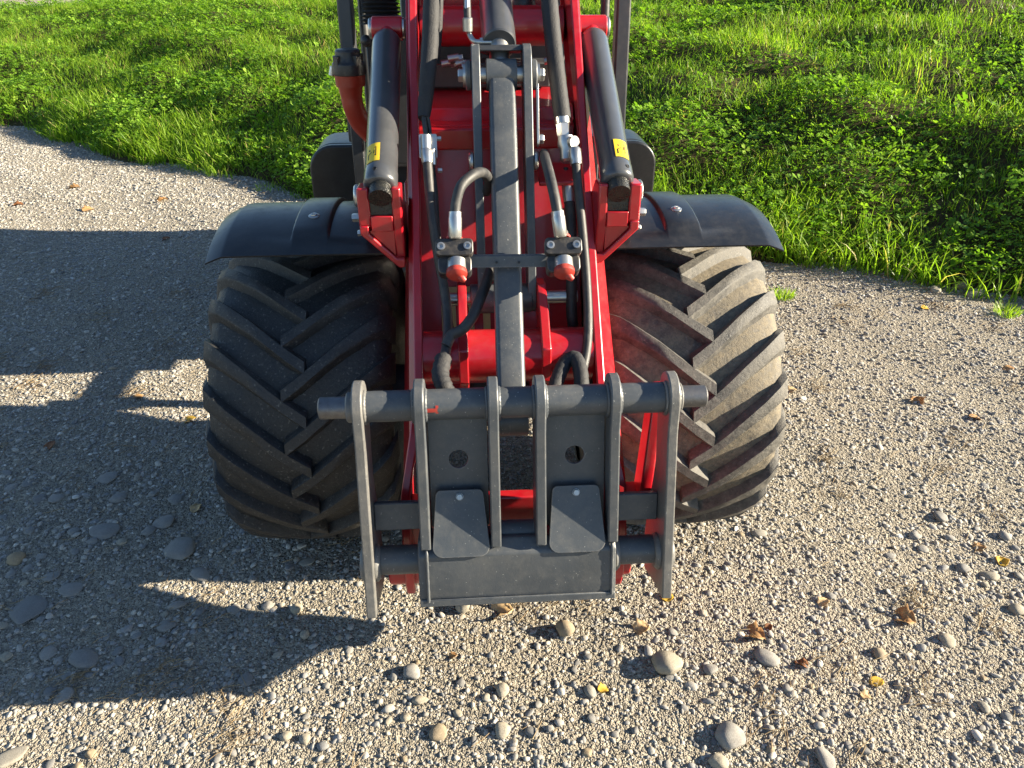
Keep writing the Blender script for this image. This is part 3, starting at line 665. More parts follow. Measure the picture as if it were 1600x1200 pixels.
bm = NB(); cyl(bm, HM @ Vector((-.033, .06, .172)), HM @ Vector((.039, .06, .172)), .024, n=30); part('centre_tube', bm, M_GREY, hitch)
bm = NB(); box(bm, -.033, .039, .056, .066, .425, .445, HM); part('upper_web', bm, M_GREY, hitch, bevel=.002)
for x, s_ in ((-.299, 1), (-.321, -1), (.307, -1), (.329, 1), (.211, 1)):
    bm = NB(); c = HM @ Vector((x, .05, .115)); lathe(bm, [(0, .040), (.004, .039), (.010, .033), (.011, .02)], c, (s_, 0, 0), 28); part('weld_ring', bm, M_WORN, hitch)
for cx in (-.310, -.190, -.044, .050, .200, .318):     # weld beads where each rib grips the tube
    bm = NB()
    for s_ in (1,) if cx < -.3 else (-1, 1):
        pts = [HM @ Vector((cx+s_*.0115, TD + .033*math.cos(R_(t)), TZ + .033*math.sin(R_(t)))) for t in range(100, 301, 14)]
        sweep(bm, pts, .0048, n=6, k=3, wob=.12)
    part('weld_bead', bm, M_WORN if abs(cx) > .3 else M_GREY, hitch, sharp=80)
for k, (x, hgt) in enumerate(((-.199, .045), (.209, .045))):
    bm = NB(); sweep(bm, [HM @ Vector((x+(.01 if k == 0 else -.01), -.001, h)) for h in (.045, .07, .1, .13, .155)] + [HM @ Vector((x+(.01 if k == 0 else -.01), .018, .176))], .0035, n=6, k=4, wob=.15); part('weld_bead', bm, M_GREY, hitch, sharp=80)
bm = NB(); c = HM @ Vector((-.150, TD, TZ)); _t = [(-.026, 0), (.006, 0)]
for i in range(6):
    a0, a1 = R_(168+i*5), R_(173+i*5); w0 = .006
    q = []
    for xx, aa in ((-.027, a0), (-.004, a0), (-.004, a1), (-.027, a1)):
        q.append(bm.verts.new(HM @ Vector((-.150+xx*(1 if 1 < i < 5 else .25) - (0 if 1 < i < 5 else .001), TD+.0322*math.cos(aa), TZ-.0322*math.sin(aa)*-1))))
    bm.faces.new(q)
part('red_mark', bm, M_CAP, hitch, sharp=80)

# ---- cab front: pillars, floor, console, roof, engine hood
cab_m = M_DGREY
for sgn in (-1, 1):
    bm = NB()
    prism(bm, [(2.52, .995), (2.575, .995), (2.70, 2.15), (2.645, 2.15)], *sorted((sgn*.398, sgn*.442))); pl = part('cab_pillar', bm, cab_m, L, bevel=.006)
    bm = NB(); cyl(bm, (sgn*.375, 2.60, 1.0), (sgn*.375, 2.72, 2.15), .014); part('pillar_rail', bm, cab_m, pl)
    bm = NB(); box(bm, *sorted((sgn*.36, sgn*.44)), 3.80, 3.86, 1.0, 2.15); part('rear_pillar', bm, cab_m, L, bevel=.006)
bm = NB(); box(bm, -.44, .44, 2.58, 3.0, .90, .992); box(bm, -.40, .40, 2.74, 2.98, .62, .899); part('cab_floor', bm, cab_m, L, bevel=.004)
bm = NB(); box(bm, -.36, -.225, 2.50, 2.53, .93, 1.30); part('side_plate', bm, cab_m, L, bevel=.004)
bm = NB(); box(bm, -.42, -.385, 2.42, 2.46, .78, 1.16); part('filler_bracket', bm, cab_m, L, bevel=.004)
bm = NB(); box(bm, -.26, .26, 2.62, 2.80, .994, 1.43); part('dash_console', bm, cab_m, L, bevel=.02)
bm = NB(); box(bm, -.26, .26, 3.15, 3.60, .994, 1.22); box(bm, -.26, .26, 3.52, 3.66, 1.222, 1.75); part('seat', bm, M_BLACK, L, bevel=.05, segs=4)
bm = NB(); prism(bm, [(2.55, 2.155), (2.60, 2.20), (3.80, 2.22), (3.92, 2.155)], -.46, .46); part('canopy_roof', bm, M_DGREY, L, bevel=.012)
bm = NB(); prism(bm, [(2.88, .42), (4.50, .48), (4.56, .70), (4.52, 1.30), (4.40, 1.36), (3.70, 1.36), (3.66, .96), (2.88, .93)], -.27, .27); part('engine_hood', bm, M_RED, L, bevel=.02)
bm = NB(); box(bm, -.36, .36, 4.05, 4.52, .55, 1.20); part('engine_cover', bm, M_DGREY, L, bevel=.02)
# ---- filler neck with cap, bellows, knobs
Yf = 2.33
bm = NB(); sweep(bm, [at(547, 118, Yf), at(548, 140, Yf), at(552, 165, Yf), at(563, 190, Yf+.01), at(582, 210, Yf+.02), at(606, 226, Yf+.04)], lambda t: .040 - .010*min(1, t/.3), n=24); fn = part('filler_neck', bm, M_ORANGE, L, sharp=60)
a = at(547, 122, Yf)
bm = NB(); lathe(bm, [(-.02, .041), (.012, .043), (.016, .040)], a, (0, 0, 1), 28); part('neck_ring', bm, M_ORANGE, fn)
bm = NB(); prof = [(.0, .047), (.012, .048), (.030, .046), (.034, .040), (.045, .036), (.062, .035), (.066, .030)]; lathe(bm, prof, a + Vector((0, 0, .010)), (0, 0, 1), 32)
for k in range(4):
    t = R_(45+90*k); Mx = Matrix.Translation(a + Vector((0, 0, .040))) @ Matrix.Rotation(t, 4, 'Z'); box(bm, .028, .046, -.010, .010, -.02, .022, Mx)
part('filler_cap', bm, M_BLACK, fn, bevel=.002)
bm = NB(); cyl(bm, a + Vector((-.05, .0, .008)), a + Vector((-.044, 0, .03)), .009, n=14); part('cap_latch', bm, M_STEEL, fn)
bm = NB(); c0 = at(597, 38, 2.50); prof = []
for k in range(11): prof += [(k*.011, .062 - k*.0012), (k*.011+.0055, .048 - k*.0012)]
lathe(bm, prof, c0, (0, .1, 1), 36); part('bellows', bm, M_RUBBER, L, sharp=75)
bm = NB(); bmesh.ops.create_uvsphere(bm, u_segments=20, v_segments=14, radius=.017, matrix=Matrix.Translation(at(572, 64, 2.48))); part('ball_knob', bm, M_BLACK, L)
bm = NB(); lathe(bm, [(-.03, .02), (0, .036), (.025, .042), (.05, .034), (.06, .015)], at(814, 22, 2.40), (0, 0, 1), 28); part('accumulator', bm, M_BLACK, L, sharp=70)
bm = NB()
for px, py, yy, ln in ((700, 92, 2.28, .03), (712, 100, 2.28, .02), (690, 100, 2.30, .025), (722, 104, 2.27, .02), (850, 96, 2.28, .02)):
    c = at(px, py, yy); cyl(bm, c, c + Vector((ln, 0, .004)), .010, n=12); hexa(bm, c + Vector((ln, 0, 0)), (1, 0, .2), .011, .012)
part('hydraulic_fittings', bm, M_STEEL, L)
bm = NB(); box(bm, -.19, .17, 2.30, 2.40, 1.19, 1.255); part('valve_bank', bm, M_DGREY, L, bevel=.004)

# ------------------------------------------------------------------ gravel: loose stones
def blob(seed, flat=.62, n=2, rough=.16, edge=0.0):
    bm = NB(); bmesh.ops.create_icosphere(bm, subdivisions=n, radius=1.0); r = random.Random(seed); off = Vector((r.uniform(-50, 50), r.uniform(-50, 50), r.uniform(-50, 50)))
    ax, ay = r.uniform(.78, 1.0), r.uniform(.62, .95)
    cuts = [Vector((r.gauss(0, 1), r.gauss(0, 1), r.gauss(0, .7))).normalized() for _ in range(5)]
    for v in bm.verts:
        p = v.co.copy(); k = 1 + rough*mnoise.noise(p*1.1+off)*1.6 + .06*mnoise.noise(p*2.7+off)
        p *= k
        for c in cuts:
            d = p.dot(c)
            if d > .80: p -= c*(d-.80)*(.5+edge)
        v.co = Vector((p.x*ax, p.y*ay, p.z*flat))
    return bm
src = bpy.data.collections.new('stone_shapes')
for k in range(10):
    bm = blob(k, random.uniform(.5, .85), 2, .20, .3); me = bpy.data.meshes.new('stone_shape'); bm.to_mesh(me); bm.free(); me.materials.append(M_STONE)
    me.polygons.foreach_set('use_smooth', [True]*len(me.polygons)); me.set_sharp_from_angle(angle=R_(50))
    src.objects.link(bpy.data.objects.new('stone_shape', me))
def scatter(n, v0, v1, margin=.95):
    """n random ground points between v0 and v1 metres in front of the camera, evenly by area"""
    out = []
    while sum(len(o) for o in out) < n:
        v = RNG.uniform(v0, v1, n*2); wmax = .70*(v1*.866+.78)+margin; u = RNG.uniform(-wmax, wmax, n*2)
        ok = np.abs(u) < .68*(v*.866+.775)+margin; u, v = u[ok], v[ok]
        x = u*_c + v*_s - .082; y = -u*_s + v*_c
        ok = (bank_s(x, y) < .10)
        out.append(np.stack([x[ok], y[ok]], 1))
    return np.concatenate(out)[:n]
P, D = [], []
for n, v0, v1, med, sg in ((39000, .75, 1.7, .0070, .50), (52000, 1.7, 3.0, .0084, .48), (58000, 3.0, 5.0, .010, .45), (28000, 5.0, 9.0, .014, .40), (3600, .75, 2.6, .017, .30), (3000, 2.2, 5.0, .020, .28)):
    p = scatter(n, v0, v1); d = np.exp(RNG.normal(np.log(med), sg, n)).clip(med*.45, med*3.2)
    # gravel lies in looser and denser drifts
    dens = .5 + .5*np.sin(p[:, 0]*5.1+1.7*np.sin(p[:, 1]*4.3))*np.sin(p[:, 1]*6.2+1.1*np.sin(p[:, 0]*3.7))
    keep = RNG.random(n) < .62 + .38*dens
    P.append(p[keep]); D.append(d[keep])
P = np.concatenate(P); D = np.concatenate(D)
N = len(P)
sc = np.stack([D*.5*RNG.uniform(.85, 1.35, N), D*.5*RNG.uniform(.75, 1.1, N), D*.5*RNG.uniform(.55, .95, N)*np.clip(1.15-D*14, .6, 1)], 1)
rot = np.stack([RNG.normal(0, .28, N), RNG.normal(0, .28, N), RNG.uniform(0, 6.283, N)], 1)
co = np.stack([P[:, 0], P[:, 1], gz(P[:, 0], P[:, 1]) + sc[:, 2]*RNG.uniform(-.35, .32, N)], 1)
me = bpy.data.meshes.new('gravel'); me.vertices.add(N); me.vertices.foreach_set('co', co.astype(np.float32).ravel())
for nm, arr in (('rot', rot), ('scl', sc)):
    a = me.attributes.new(nm, 'FLOAT_VECTOR', 'POINT'); a.data.foreach_set('vector', arr.astype(np.float32).ravel())
a = me.attributes.new('pick', 'INT', 'POINT'); a.data.foreach_set('value', RNG.integers(0, 10, N).astype(np.int32))
gv = bpy.data.objects.new('gravel', me); COL.objects.link(gv); gv['kind'] = 'stuff'; gv['label'] = 'loose grey and beige gravel stones covering the yard'
ng = bpy.data.node_groups.new('gravel_nodes', 'GeometryNodeTree')
ng.interface.new_socket('Geometry', in_out='INPUT', socket_type='NodeSocketGeometry'); ng.interface.new_socket('Geometry', in_out='OUTPUT', socket_type='NodeSocketGeometry')
gi, go = ng.nodes.new('NodeGroupInput'), ng.nodes.new('NodeGroupOutput'); iop = ng.nodes.new('GeometryNodeInstanceOnPoints'); ci = ng.nodes.new('GeometryNodeCollectionInfo')
ci.inputs['Collection'].default_value = src; ci.inputs['Separate Children'].default_value = True; ci.inputs['Reset Children'].default_value = True
def named(n, typ):
    q = ng.nodes.new('GeometryNodeInputNamedAttribute'); q.data_type = typ; q.inputs['Name'].default_value = n; return q.outputs['Attribute']
ng.links.new(gi.outputs[0], iop.inputs['Points']); ng.links.new(ci.outputs[0], iop.inputs['Instance']); iop.inputs['Pick Instance'].default_value = True
ng.links.new(named('pick', 'INT'), iop.inputs['Instance Index']); ng.links.new(named('scl', 'FLOAT_VECTOR'), iop.inputs['Scale'])
e2r = ng.nodes.new('FunctionNodeEulerToRotation'); ng.links.new(named('rot', 'FLOAT_VECTOR'), e2r.inputs[0]); ng.links.new(e2r.outputs[0], iop.inputs['Rotation'])
ng.links.new(iop.outputs[0], go.inputs[0])
gv.modifiers.new('scatter', 'NODES').node_group = ng

# ------------------------------------------------------------------ single stones one can point at
SHAPES = {}
for key, m in (('grey', M_ST_GREY), ('pale', M_ST_PALE), ('tan', M_ST_TAN)):
    SHAPES[key] = []
    for k in range(7):
        bm = blob(100+k*7+len(key)*31, random.uniform(.5, .72), 3, .17, .25); me_ = bpy.data.meshes.new('pebble'); bm.to_mesh(me_); bm.free(); me_.materials.append(m)
        me_.polygons.foreach_set('use_smooth', [True]*len(me_.polygons)); SHAPES[key].append(me_)
def pebble(x, y, dx, dy, h, rz, key, label, group=None, name='pebble', sink=.36, k=None, cat='pebble'):
    me_ = SHAPES[key][random.randrange(7) if k is None else k]; o = bpy.data.objects.new(name, me_); COL.objects.link(o)
    b = np.array([v.co[:] for v in me_.vertices]); ex = np.abs(b).max(0)
    o.scale = (dx/2/ex[0], dy/2/ex[1], h/2/ex[2]); o.location = (x, y, float(gz(x, y)) + h*(.5-sink)); o.rotation_euler = (random.gauss(0, .08), random.gauss(0, .08), rz)
    o['label'] = label; o['category'] = cat
    if group: o['group'] = group
    return o
def peb_px(px, py, wpx, hpx, key, label, rz=0, thick=.45, **kw):
    g_ = gnd(px, py); dep = (g_-CAM).dot(VF); w = wpx/1200*dep; d_ = hpx/1200*dep*1.25; pebble(g_.x, g_.y, w, d_, min(w, d_)*thick, rz, key, label, **kw)
peb_px(1040, 1046, 50, 36, 'pale', 'large smooth cream oval pebble in front of the hitch', R_(-35), .62, sink=.12)
peb_px(1139, 1152, 56, 42, 'grey', 'big flat grey stone at the bottom edge of the picture', R_(-20), .55)
peb_px(1290, 1186, 30, 34, 'grey', 'grey egg shaped stone cut by the bottom edge', .3, .6)
peb_px(1122, 1190, 30, 26, 'pale', 'pale round stone below the big flat grey stone', .8, .7)
peb_px(1195, 1032, 44, 26, 'grey', 'grey wedge shaped stone beside a brown curled leaf', R_(-25), .6)
peb_px(642, 1048, 36, 22, 'grey', 'long grey pebble left of the picture centre below the hitch', R_(-50), .7)
peb_px(655, 1092, 30, 14, 'pale', 'flat pale oval pebble below the long grey pebble', .05, .6)
peb_px(785, 1142, 27, 22, 'pale', 'cream lumpy pebble near the bottom, under the picture centre', .4, .7)
peb_px(883, 988, 28, 26, 'tan', 'tan rounded stone just in front of the hitch beam', .5, .8, sink=.1)
peb_px(724, 952, 24, 18, 'pale', 'pale stone tucked under the lower edge of the hitch', .2, .9, sink=.1)
peb_px(463, 951, 20, 16, 'pale', 'round white pebble in the sunlit strip left of the hitch', 0, .8, sink=.1)
peb_px(476, 989, 15, 14, 'pale', 'small round white pebble at the edge of the machine shadow', 0, .8, sink=.1)
peb_px(165, 833, 46, 32, 'grey', 'broad bluish grey flat stone in the shadow left of the tyre', .1, .3)
peb_px(42, 952, 60, 50, 'grey', 'largest flat grey slab in the shadow at the left edge', .1, .2, sink=.4)
peb_px(112, 922, 36, 26, 'grey', 'flat grey slab beside the largest slab in the shadow', .3, .3, sink=.35)
peb_px(26, 875, 28, 22, 'tan', 'tan angular stone in the shadow near the left edge', .8, .7)
peb_px(258, 976, 34, 20, 'grey', 'grey flat stone at the tip of the sunlit strip', .2, .4)
peb_px(275, 945, 34, 14, 'grey', 'long grey pebble in the shadow above the sunlit strip', .3, .7)
peb_px(100, 1083, 34, 22, 'grey', 'long grey stone at the lower edge of the shadow', .6, .5)
peb_px(10, 1180, 60, 26, 'pale', 'long pale flat stone in the bottom left corner', .5, .35)
peb_px(475, 1148, 18, 15, 'pale', 'white pebble in the sun below the machine shadow', 0, .8)
peb_px(118, 1195, 20, 16, 'tan', 'reddish tan pebble cut by the bottom edge on the left', 0, .8)
peb_px(140, 1172, 18, 15, 'tan', 'yellowish pebble in the sun at lower left', 0, .8)
peb_px(1460, 458, 20, 12, 'pale', 'pale boulder at the foot of the bank beside the clover', 0, .9, name='stone', cat='stone')
peb_px(1523, 462, 40, 18, 'pale', 'broad pale stone at the foot of the bank, right edge', .1, .7, name='stone', cat='stone')
peb_px(1530, 446, 24, 14, 'grey', 'grey stone behind the broad pale stone at the bank', .4, 1.0, name='stone', cat='stone')
peb_px(1500, 450, 26, 12, 'tan', 'rust brown stone half hidden in the bank plants', -.3, 1.2, name='stone', cat='stone')
peb_px(1185, 836, 28, 14, 'pale', 'pale angular stone beside the right tyre', .2, .6)
peb_px(1430, 834, 24, 14, 'grey', 'grey rounded pebble right of the tyre on open gravel', .1, .6)
peb_px(1505, 884, 26, 16, 'grey', 'smooth grey pebble left of a yellow leaf', -.2, .6)
peb_px(1548, 895, 30, 16, 'pale', 'pale oval pebble below a yellow leaf', -.3, .6)
peb_px(1590, 950, 30, 20, 'pale', 'pale pebble cut by the right edge', -.5, .6)
peb_px(1375, 1022, 22, 20, 'tan', 'tan oval pebble right of centre in the lower gravel', -.7, .7)
ZONES = {'L': 'lying in the machine shadow at left', 'B': 'on the sunlit gravel near the bottom edge', 'R': 'on the sunlit gravel right of the machine'}
NAMES = {'grey': 'small grey rounded pebble', 'pale': 'small pale rounded pebble', 'tan': 'small tan rounded pebble'}
taken = []
for i in range(280):
    z = random.choice('LLLLBBBRRR')
    px, py = {'L': (random.uniform(-20, 480), random.uniform(740, 1085)), 'B': (random.uniform(330, 1050), random.uniform(985, 1190)), 'R': (random.uniform(1090, 1620), random.uniform(800, 1190))}[z]
    if z == 'L' and px > 330 and py < 860: px -= 330
    if any((px-a)**2 + (py-b)**2 < 500 for a, b in taken): continue
    taken.append((px, py)); key = random.choice(('grey', 'grey', 'grey', 'pale', 'pale', 'tan')) if z != 'L' else random.choice(('grey', 'grey', 'grey', 'grey', 'pale'))
    w = random.lognormvariate(math.log(13 if z != 'L' else 17.5), .34)
    if z == 'B' and py < 1105 and px < 470: continue
    peb_px(px, py, w, w*random.uniform(.5, .85), key, NAMES[key]+' '+ZONES[z], random.uniform(0, 3.1), random.uniform(.45, .72) if z != 'L' else random.uniform(.28, .5), group=NAMES[key]+'s '+ZONES[z])

# ------------------------------------------------------------------ fallen leaves
def leaf(px, py, size, m, label, rz, curl=.6, kind='oval', group=None, lift=.004):
    size *= .86; g_ = gnd(px, py); bm = NB(); nu, nv = 8, 6; rows = []
    r = random.Random(px*7+py)
    for i in range(nu+1):
        t = i/nu; wd = math.sin(math.pi*min(1, .06+.94*t))**.75*(.42 if kind == 'oval' else .5)
        if kind == 'lobed': wd *= (.70+.42*abs(math.sin(t*9.5)))
        row = []
        for j in range(nv+1):
            s_ = (j/nv-.5)*2; x = (t-.5); y = wd*s_
            z = curl*(.55*y*y*2.2 + .30*math.sin(t*3.1+.4)*x) + .05*math.sin(t*11+s_*4+r.random())*curl + .015*r.random()
            row.append(bm.verts.new((x*size, y*size, z*size)))
        rows.append(row)
    for a, b in zip(rows, rows[1:]):
        for j in range(nv): bm.faces.new((a[j], a[j+1], b[j+1], b[j]))
    for j in range(0): pass
    o = part('fallen_leaf', bm, m, None, sharp=80, origin=Vector((0, 0, 0)))
    o.modifiers.new('thick', 'SOLIDIFY').thickness = .0006
    o.location = (g_.x, g_.y, float(gz(g_.x, g_.y)) + lift); o.rotation_euler = (r.uniform(-.25, .25), r.uniform(-.3, .3), rz); o['label'] = label; o['category'] = 'leaf'
    if group: o['group'] = group
for a in ((1370, 1066, .046, M_LF_Y, 'bright yellow oval leaf on the gravel at lower right', .4, .5, 'oval'),
          (1352, 1088, .030, M_LF_C, 'crumpled straw yellow leaf scrap below the bright yellow leaf', .2, 1.4, 'lobed'),
          (1567, 872, .048, M_LF_Y, 'yellow folded leaf near the right edge of the gravel', 1.2, .9, 'oval'),
          (1532, 852, .045, M_LF_O, 'orange brown lobed leaf beside the yellow folded leaf', .3, .8, 'lobed'),
          (1252, 1042, .040, M_LF_B, 'dark red brown curled leaf beside a grey wedge stone', -.8, 1.5, 'oval'),
          (1176, 998, .070, M_LF_O, 'long orange ragged leaf right of the hitch', -.5, 1.1, 'lobed'),
          (1286, 944, .040, M_LF_C, 'small pale yellow leaf beside an egg shaped pebble', .6, .9, 'lobed'),
          (1412, 968, .066, M_LF_O, 'large orange tan curled leaf on the right gravel', -.6, 1.2, 'lobed'),
          (1002, 988, .052, M_LF_C, 'pale orange crumpled leaf in front of the hitch at right', .3, 1.1, 'lobed'),
          (1042, 938, .045, M_LF_Y, 'yellowish leaf under the right outer hitch plate', .8, .7, 'oval'),
          (942, 1079, .032, M_LF_Y, 'small amber leaf below the hitch centre', .5, 1.0, 'lobed'),
          (783, 957, .080, M_LF_C, 'shaggy tan leaf poking out under the hitch beam', .1, 1.0, 'lobed'),
          (708, 1026, .026, M_LF_O, 'tiny amber leaf scrap below the hitch at left', .3, 1.0, 'lobed'),
          (79, 699, .056, M_LF_B, 'brown oval leaf alone in the shadow at left', 1.2, .4, 'oval'),
          (296, 659, .058, M_LF_Y, 'yellow leaf in the sun patch beside the left tyre', .3, .6, 'oval'),
          (218, 622, .055, M_LF_O, 'thin orange leaf in the shadow behind the left tyre', .1, .6, 'oval'),
          (115, 294, .10, M_LF_O, 'orange red leaf on the far gravel, farther left of two', .2, .8, 'lobed'),
          (252, 313, .10, M_LF_O, 'orange red leaf on the far gravel close to the bank', .5, .8, 'lobed'),
          (138, 328, .09, M_LF_O, 'orange leaf near the upper edge of the shadow', .9, .8, 'lobed'),
          (28, 320, .08, M_LF_B, 'rusty leaf at the far left gravel edge', .4, .8, 'lobed'),
          (257, 371, .07, M_LF_B, 'brown leaf just inside the upper edge of the shadow', .2, .6, 'oval'),
          (1433, 628, .060, M_LF_O, 'rust coloured curled leaf on the gravel below the bank', 1.2, 1.2, 'lobed'),
          (1524, 653, .060, M_LF_O, 'flat tan orange leaf on the right gravel below the bank', -.3, .6, 'oval'),
          (1576, 576, .055, M_LF_O, 'tan leaf near the right edge below the bank', .1, .7, 'oval'),
          (1237, 612, .050, M_LF_C, 'pale tan leaf beside the right tyre', .3, 1.0, 'lobed'),
          (1445, 482, .05, M_LF_Y, 'small yellow leaf at the edge of the bank', .2, .6, 'oval'),
          (308, 797, .05, M_LF_C, 'pale beige leaf at the foot of the left tyre', 1.3, .9, 'oval'),
          (1200, 985, .03, M_LF_B, 'brown leaf scrap behind the long orange leaf', .9, 1.3, 'oval')):
    leaf(*a)

# ------------------------------------------------------------------ straw and needles
def straw(n):
    co, q = [], []
    cl = scatter(90, .9, 3.6, .3)
    for i in range(n):
        if i % 3: c = cl[random.randrange(90)]; x, y = c[0]+random.gauss(0, .035), c[1]+random.gauss(0, .035)
        else: x, y = scatter(1, .9, 4.2, .3)[0]
        if i % 4 == 1: x = random.uniform(-5, 4); y = float(edge_y(x)) + random.gauss(.0, .13)
        ln = random.uniform(.014, .062); a = random.gauss(.6, .8); w = random.uniform(.0004, .0010)
        z = float(max(gz(x, y), bank_h(x, y))) + random.uniform(.004, .010); dx, dy = math.cos(a)*ln/2, math.sin(a)*ln/2; nx, ny = -math.sin(a)*w, math.cos(a)*w; bow = random.uniform(-.12, .12)*ln
        b = len(co); up = random.uniform(-.003, .006)
        for t, lift in ((-1, 0), (0, .003), (1, up)):
            cx, cy = x+dx*t + (nx/w*bow if t == 0 else 0), y+dy*t + (ny/w*bow if t == 0 else 0); zz = z+lift
            co += [(cx-nx, cy-ny, zz), (cx+nx, cy+ny, zz), (cx, cy, zz+w*1.8)]
        for s_ in (0, 3):
            for j in range(3): k = (j+1) % 3; q.append((b+s_+j, b+s_+k, b+s_+3+k, b+s_+3+j))
    o = build_np('dry_straw', np.array(co), np.array(q), M_STRAW); o['kind'] = 'stuff'; o['label'] = 'dry straw stalks and pine needles strewn over the gravel'
straw(4800)

# ------------------------------------------------------------------ grass and clover on the bank
def vnoise(x, y, f, seed=0):
    X, Y = x*f, y*f; xi, yi = np.floor(X).astype(int), np.floor(Y).astype(int); fx, fy = X-xi, Y-yi; fx, fy = fx*fx*(3-2*fx), fy*fy*(3-2*fy)
    def h(a, b): return ((np.sin((a*127.1 + b*311.7 + seed*74.7))*43758.5453) % 1)
    return (h(xi, yi)*(1-fx)+h(xi+1, yi)*fx)*(1-fy) + (h(xi, yi+1)*(1-fx)+h(xi+1, yi+1)*fx)*fy
def bank_points(n, smax, dens_near=True):
    x = RNG.uniform(-12, 6.6, n*3); s = RNG.uniform(-.12, 1, n*3); s = np.where(s < 0, s, s**1.25*smax); y = edge_y(x) + s/.82
    u, v = uv_of(x, y); ok = (np.abs(u) < .72*(v*.866+.775)+1.7) & (v > 1.2)
    ok &= ~((x < -6.0) & (bank_s(x, y) > 4.3))
    return x[ok][:n], y[ok][:n]
def blades(n, name):
    x, y = bank_points(n, 6.5); n = len(x); s = bank_s(x, y)
    patch = vnoise(x, y, 1.6, 1)*.6 + vnoise(x, y, 4.1, 2)*.4; bare = vnoise(x, y, 1.15, 5)*.6+vnoise(x, y, 3.3, 6)*.4
    keep = (RNG.random(n) < np.clip((patch-.12)*2.6, .25, 1)) & (RNG.random(n) < np.clip((.93-bare)*6, .25, 1)) & (RNG.random(n) < np.clip((s+.10)/.18, 0, 1))
    cp = vnoise(x, y, 1.3, 21)*.55 + vnoise(x, y, 3.7, 22)*.45; keep &= RNG.random(n) < np.clip(1-(cp-.46)*4.0, .34, 1)
    x, y, patch, cp = x[keep], y[keep], patch[keep], cp[keep]; n = len(x); z = np.where(bank_s(x, y) > 0, bank_h(x, y), gz(x, y))
    tall = vnoise(x, y, 2.3, 9)
    ln = RNG.uniform(.05, .13, n)*(.6+.9*tall); edge = np.clip(1-bank_s(x, y)/.9, 0, 1); ln *= 1+.45*edge*(vnoise(x, y, 1.1, 12) > .35)
    ln *= np.clip(1-(cp-.5)*1.6, .55, 1); az = RNG.uniform(0, 6.283, n); lean = np.abs(RNG.normal(.25, .22, n)); bend = RNG.uniform(.2, 1.1, n); w = RNG.uniform(.0016, .0038, n)*(1 + .35*edge)
    dx, dy = np.cos(az), np.sin(az); fa = az + 1.57 + RNG.normal(0, .7, n); wx, wy = np.cos(fa), np.sin(fa)
    V = []
    for t, ws in ((0, 1.), (.45, .85), (.8, .5), (1., .06)):
        out = ln*(np.sin(lean)*t + .5*bend*t*t); hgt = ln*(np.cos(lean)*t - .30*bend*t*t*t)
        cx, cy, cz = x+dx*out, y+dy*out, z+hgt-.004
        V += [np.stack([cx-wx*w*ws, cy-wy*w*ws, cz], 1), np.stack([cx+wx*w*ws, cy+wy*w*ws, cz], 1)]
    co = np.stack(V, 1).reshape(-1, 3); b = (np.arange(n)*8)[:, None]
    q = np.concatenate([b+np.array([[0, 1, 3, 2]]), b+np.array([[2, 3, 5, 4]]), b+np.array([[4, 5, 7, 6]])], 0)
    tone = np.clip(.42 + .35*(tall-.5) + RNG.normal(0, .18, n), 0, 1); tone[RNG.random(n) < .035] = 1.0
    o = build_np(name, co, q, M_GRASS, np.repeat(tone, 8)); o['kind'] = 'stuff'; o['label'] = 'sunlit green grass growing on the bank behind the loader'
blades(265000, 'grass')
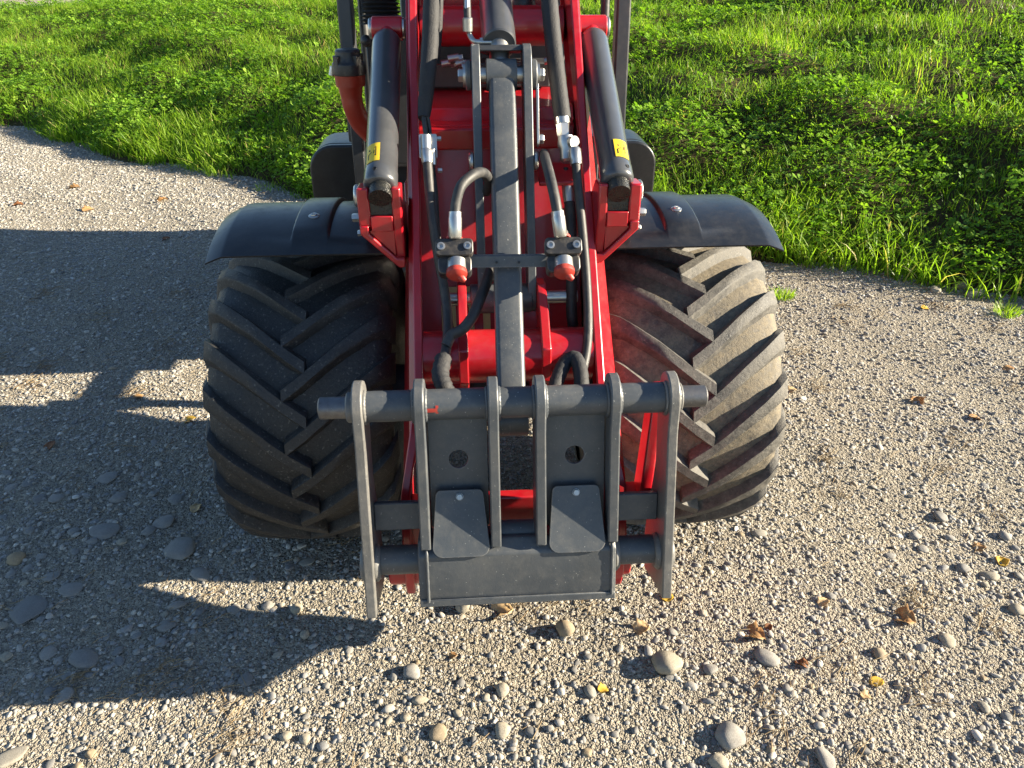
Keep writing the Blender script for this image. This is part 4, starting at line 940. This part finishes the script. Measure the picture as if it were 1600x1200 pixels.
def clover(n, name):
    x, y = bank_points(n, 5.5); n = len(x); s = bank_s(x, y)
    patch = vnoise(x, y, 1.3, 21)*.55 + vnoise(x, y, 3.7, 22)*.45
    keep = (RNG.random(n) < np.clip((patch-.40)*4.2, .04, 1)) & (s > .02); x, y = x[keep], y[keep]; n = len(x)
    z = bank_h(x, y) + RNG.uniform(.02, .11, n)*(.5+vnoise(x, y, 2.9, 23)); r = RNG.uniform(.009, .021, n)*np.where(RNG.random(n) < .07, 1.8, 1)
    tx, ty = RNG.normal(0, .40, n), RNG.normal(-.1, .40, n); a0 = RNG.uniform(0, 6.283, n); V = []
    for k in range(3):
        a = a0 + k*2.094; ca, sa = np.cos(a), np.sin(a); cup = RNG.uniform(.05, .35, n)
        for rr, ss_ in ((.06, 0.), (.75, -.55), (1.18, -.30), (1.05, 0.), (1.18, .30), (.75, .55)):
            lx, ly = (ca*rr - sa*ss_)*r, (sa*rr + ca*ss_)*r; lz = cup*rr*r + tx*lx + ty*ly + (abs(ss_)*.25*r)
            V.append(np.stack([x+lx, y+ly, z+lz], 1))
    co = np.stack(V, 1).reshape(-1, 3); b = (np.arange(n)*18)[:, None]
    q = np.concatenate([b + k*6 + np.array([[0, 1, 2, 3]]) for k in range(3)] + [b + k*6 + np.array([[0, 3, 4, 5]]) for k in range(3)], 0)
    tone = np.clip(RNG.normal(.5, .22, n), 0, 1)
    o = build_np(name, co, q, M_CLOVER, np.repeat(tone, 18)); o['kind'] = 'stuff'; o['label'] = 'clover leaves spread in patches through the bank grass'
clover(150000, 'clover')
def tuft(px, py, n, r, h, label):
    g_ = gnd(px, py); V, Q, T = [], [], []
    for i in range(n):
        a = random.uniform(0, 6.28); rr = r*math.sqrt(random.random()); x, y = g_.x+rr*math.cos(a), g_.y+rr*math.sin(a); l_ = h*random.uniform(.5, 1.1); az = a+random.gauss(0, .6); ln = random.uniform(.1, .7); w = random.uniform(.0015, .003)
        b = len(V); fa = az+1.57
        for t, ws in ((0, 1), (.5, .8), (1, .08)):
            o_ = l_*(math.sin(ln)*t+.25*t*t); zz = float(gz(x, y))+l_*math.cos(ln)*t*(1-.2*t)
            for sg in (-1, 1): V.append((x+math.cos(az)*o_+sg*w*ws*math.cos(fa), y+math.sin(az)*o_+sg*w*ws*math.sin(fa), zz)); T.append(random.uniform(.5, .9) if not (t or sg > 0) else T[-1])
        Q += [(b, b+1, b+3, b+2), (b+2, b+3, b+5, b+4)]
    o = build_np('grass_tuft', np.array(V), np.array(Q), M_GRASS, np.array(T)); o['label'] = label; o['category'] = 'grass tuft'
tuft(1223, 462, 130, .055, .055, 'small bright grass tuft on gravel beside the right tyre'); tuft(1572, 492, 110, .055, .06, 'small grass tuft on gravel at the right edge below the bank')
tuft(420, 296, 60, .10, .05, 'thin grass tuft on gravel in front of the left bank')
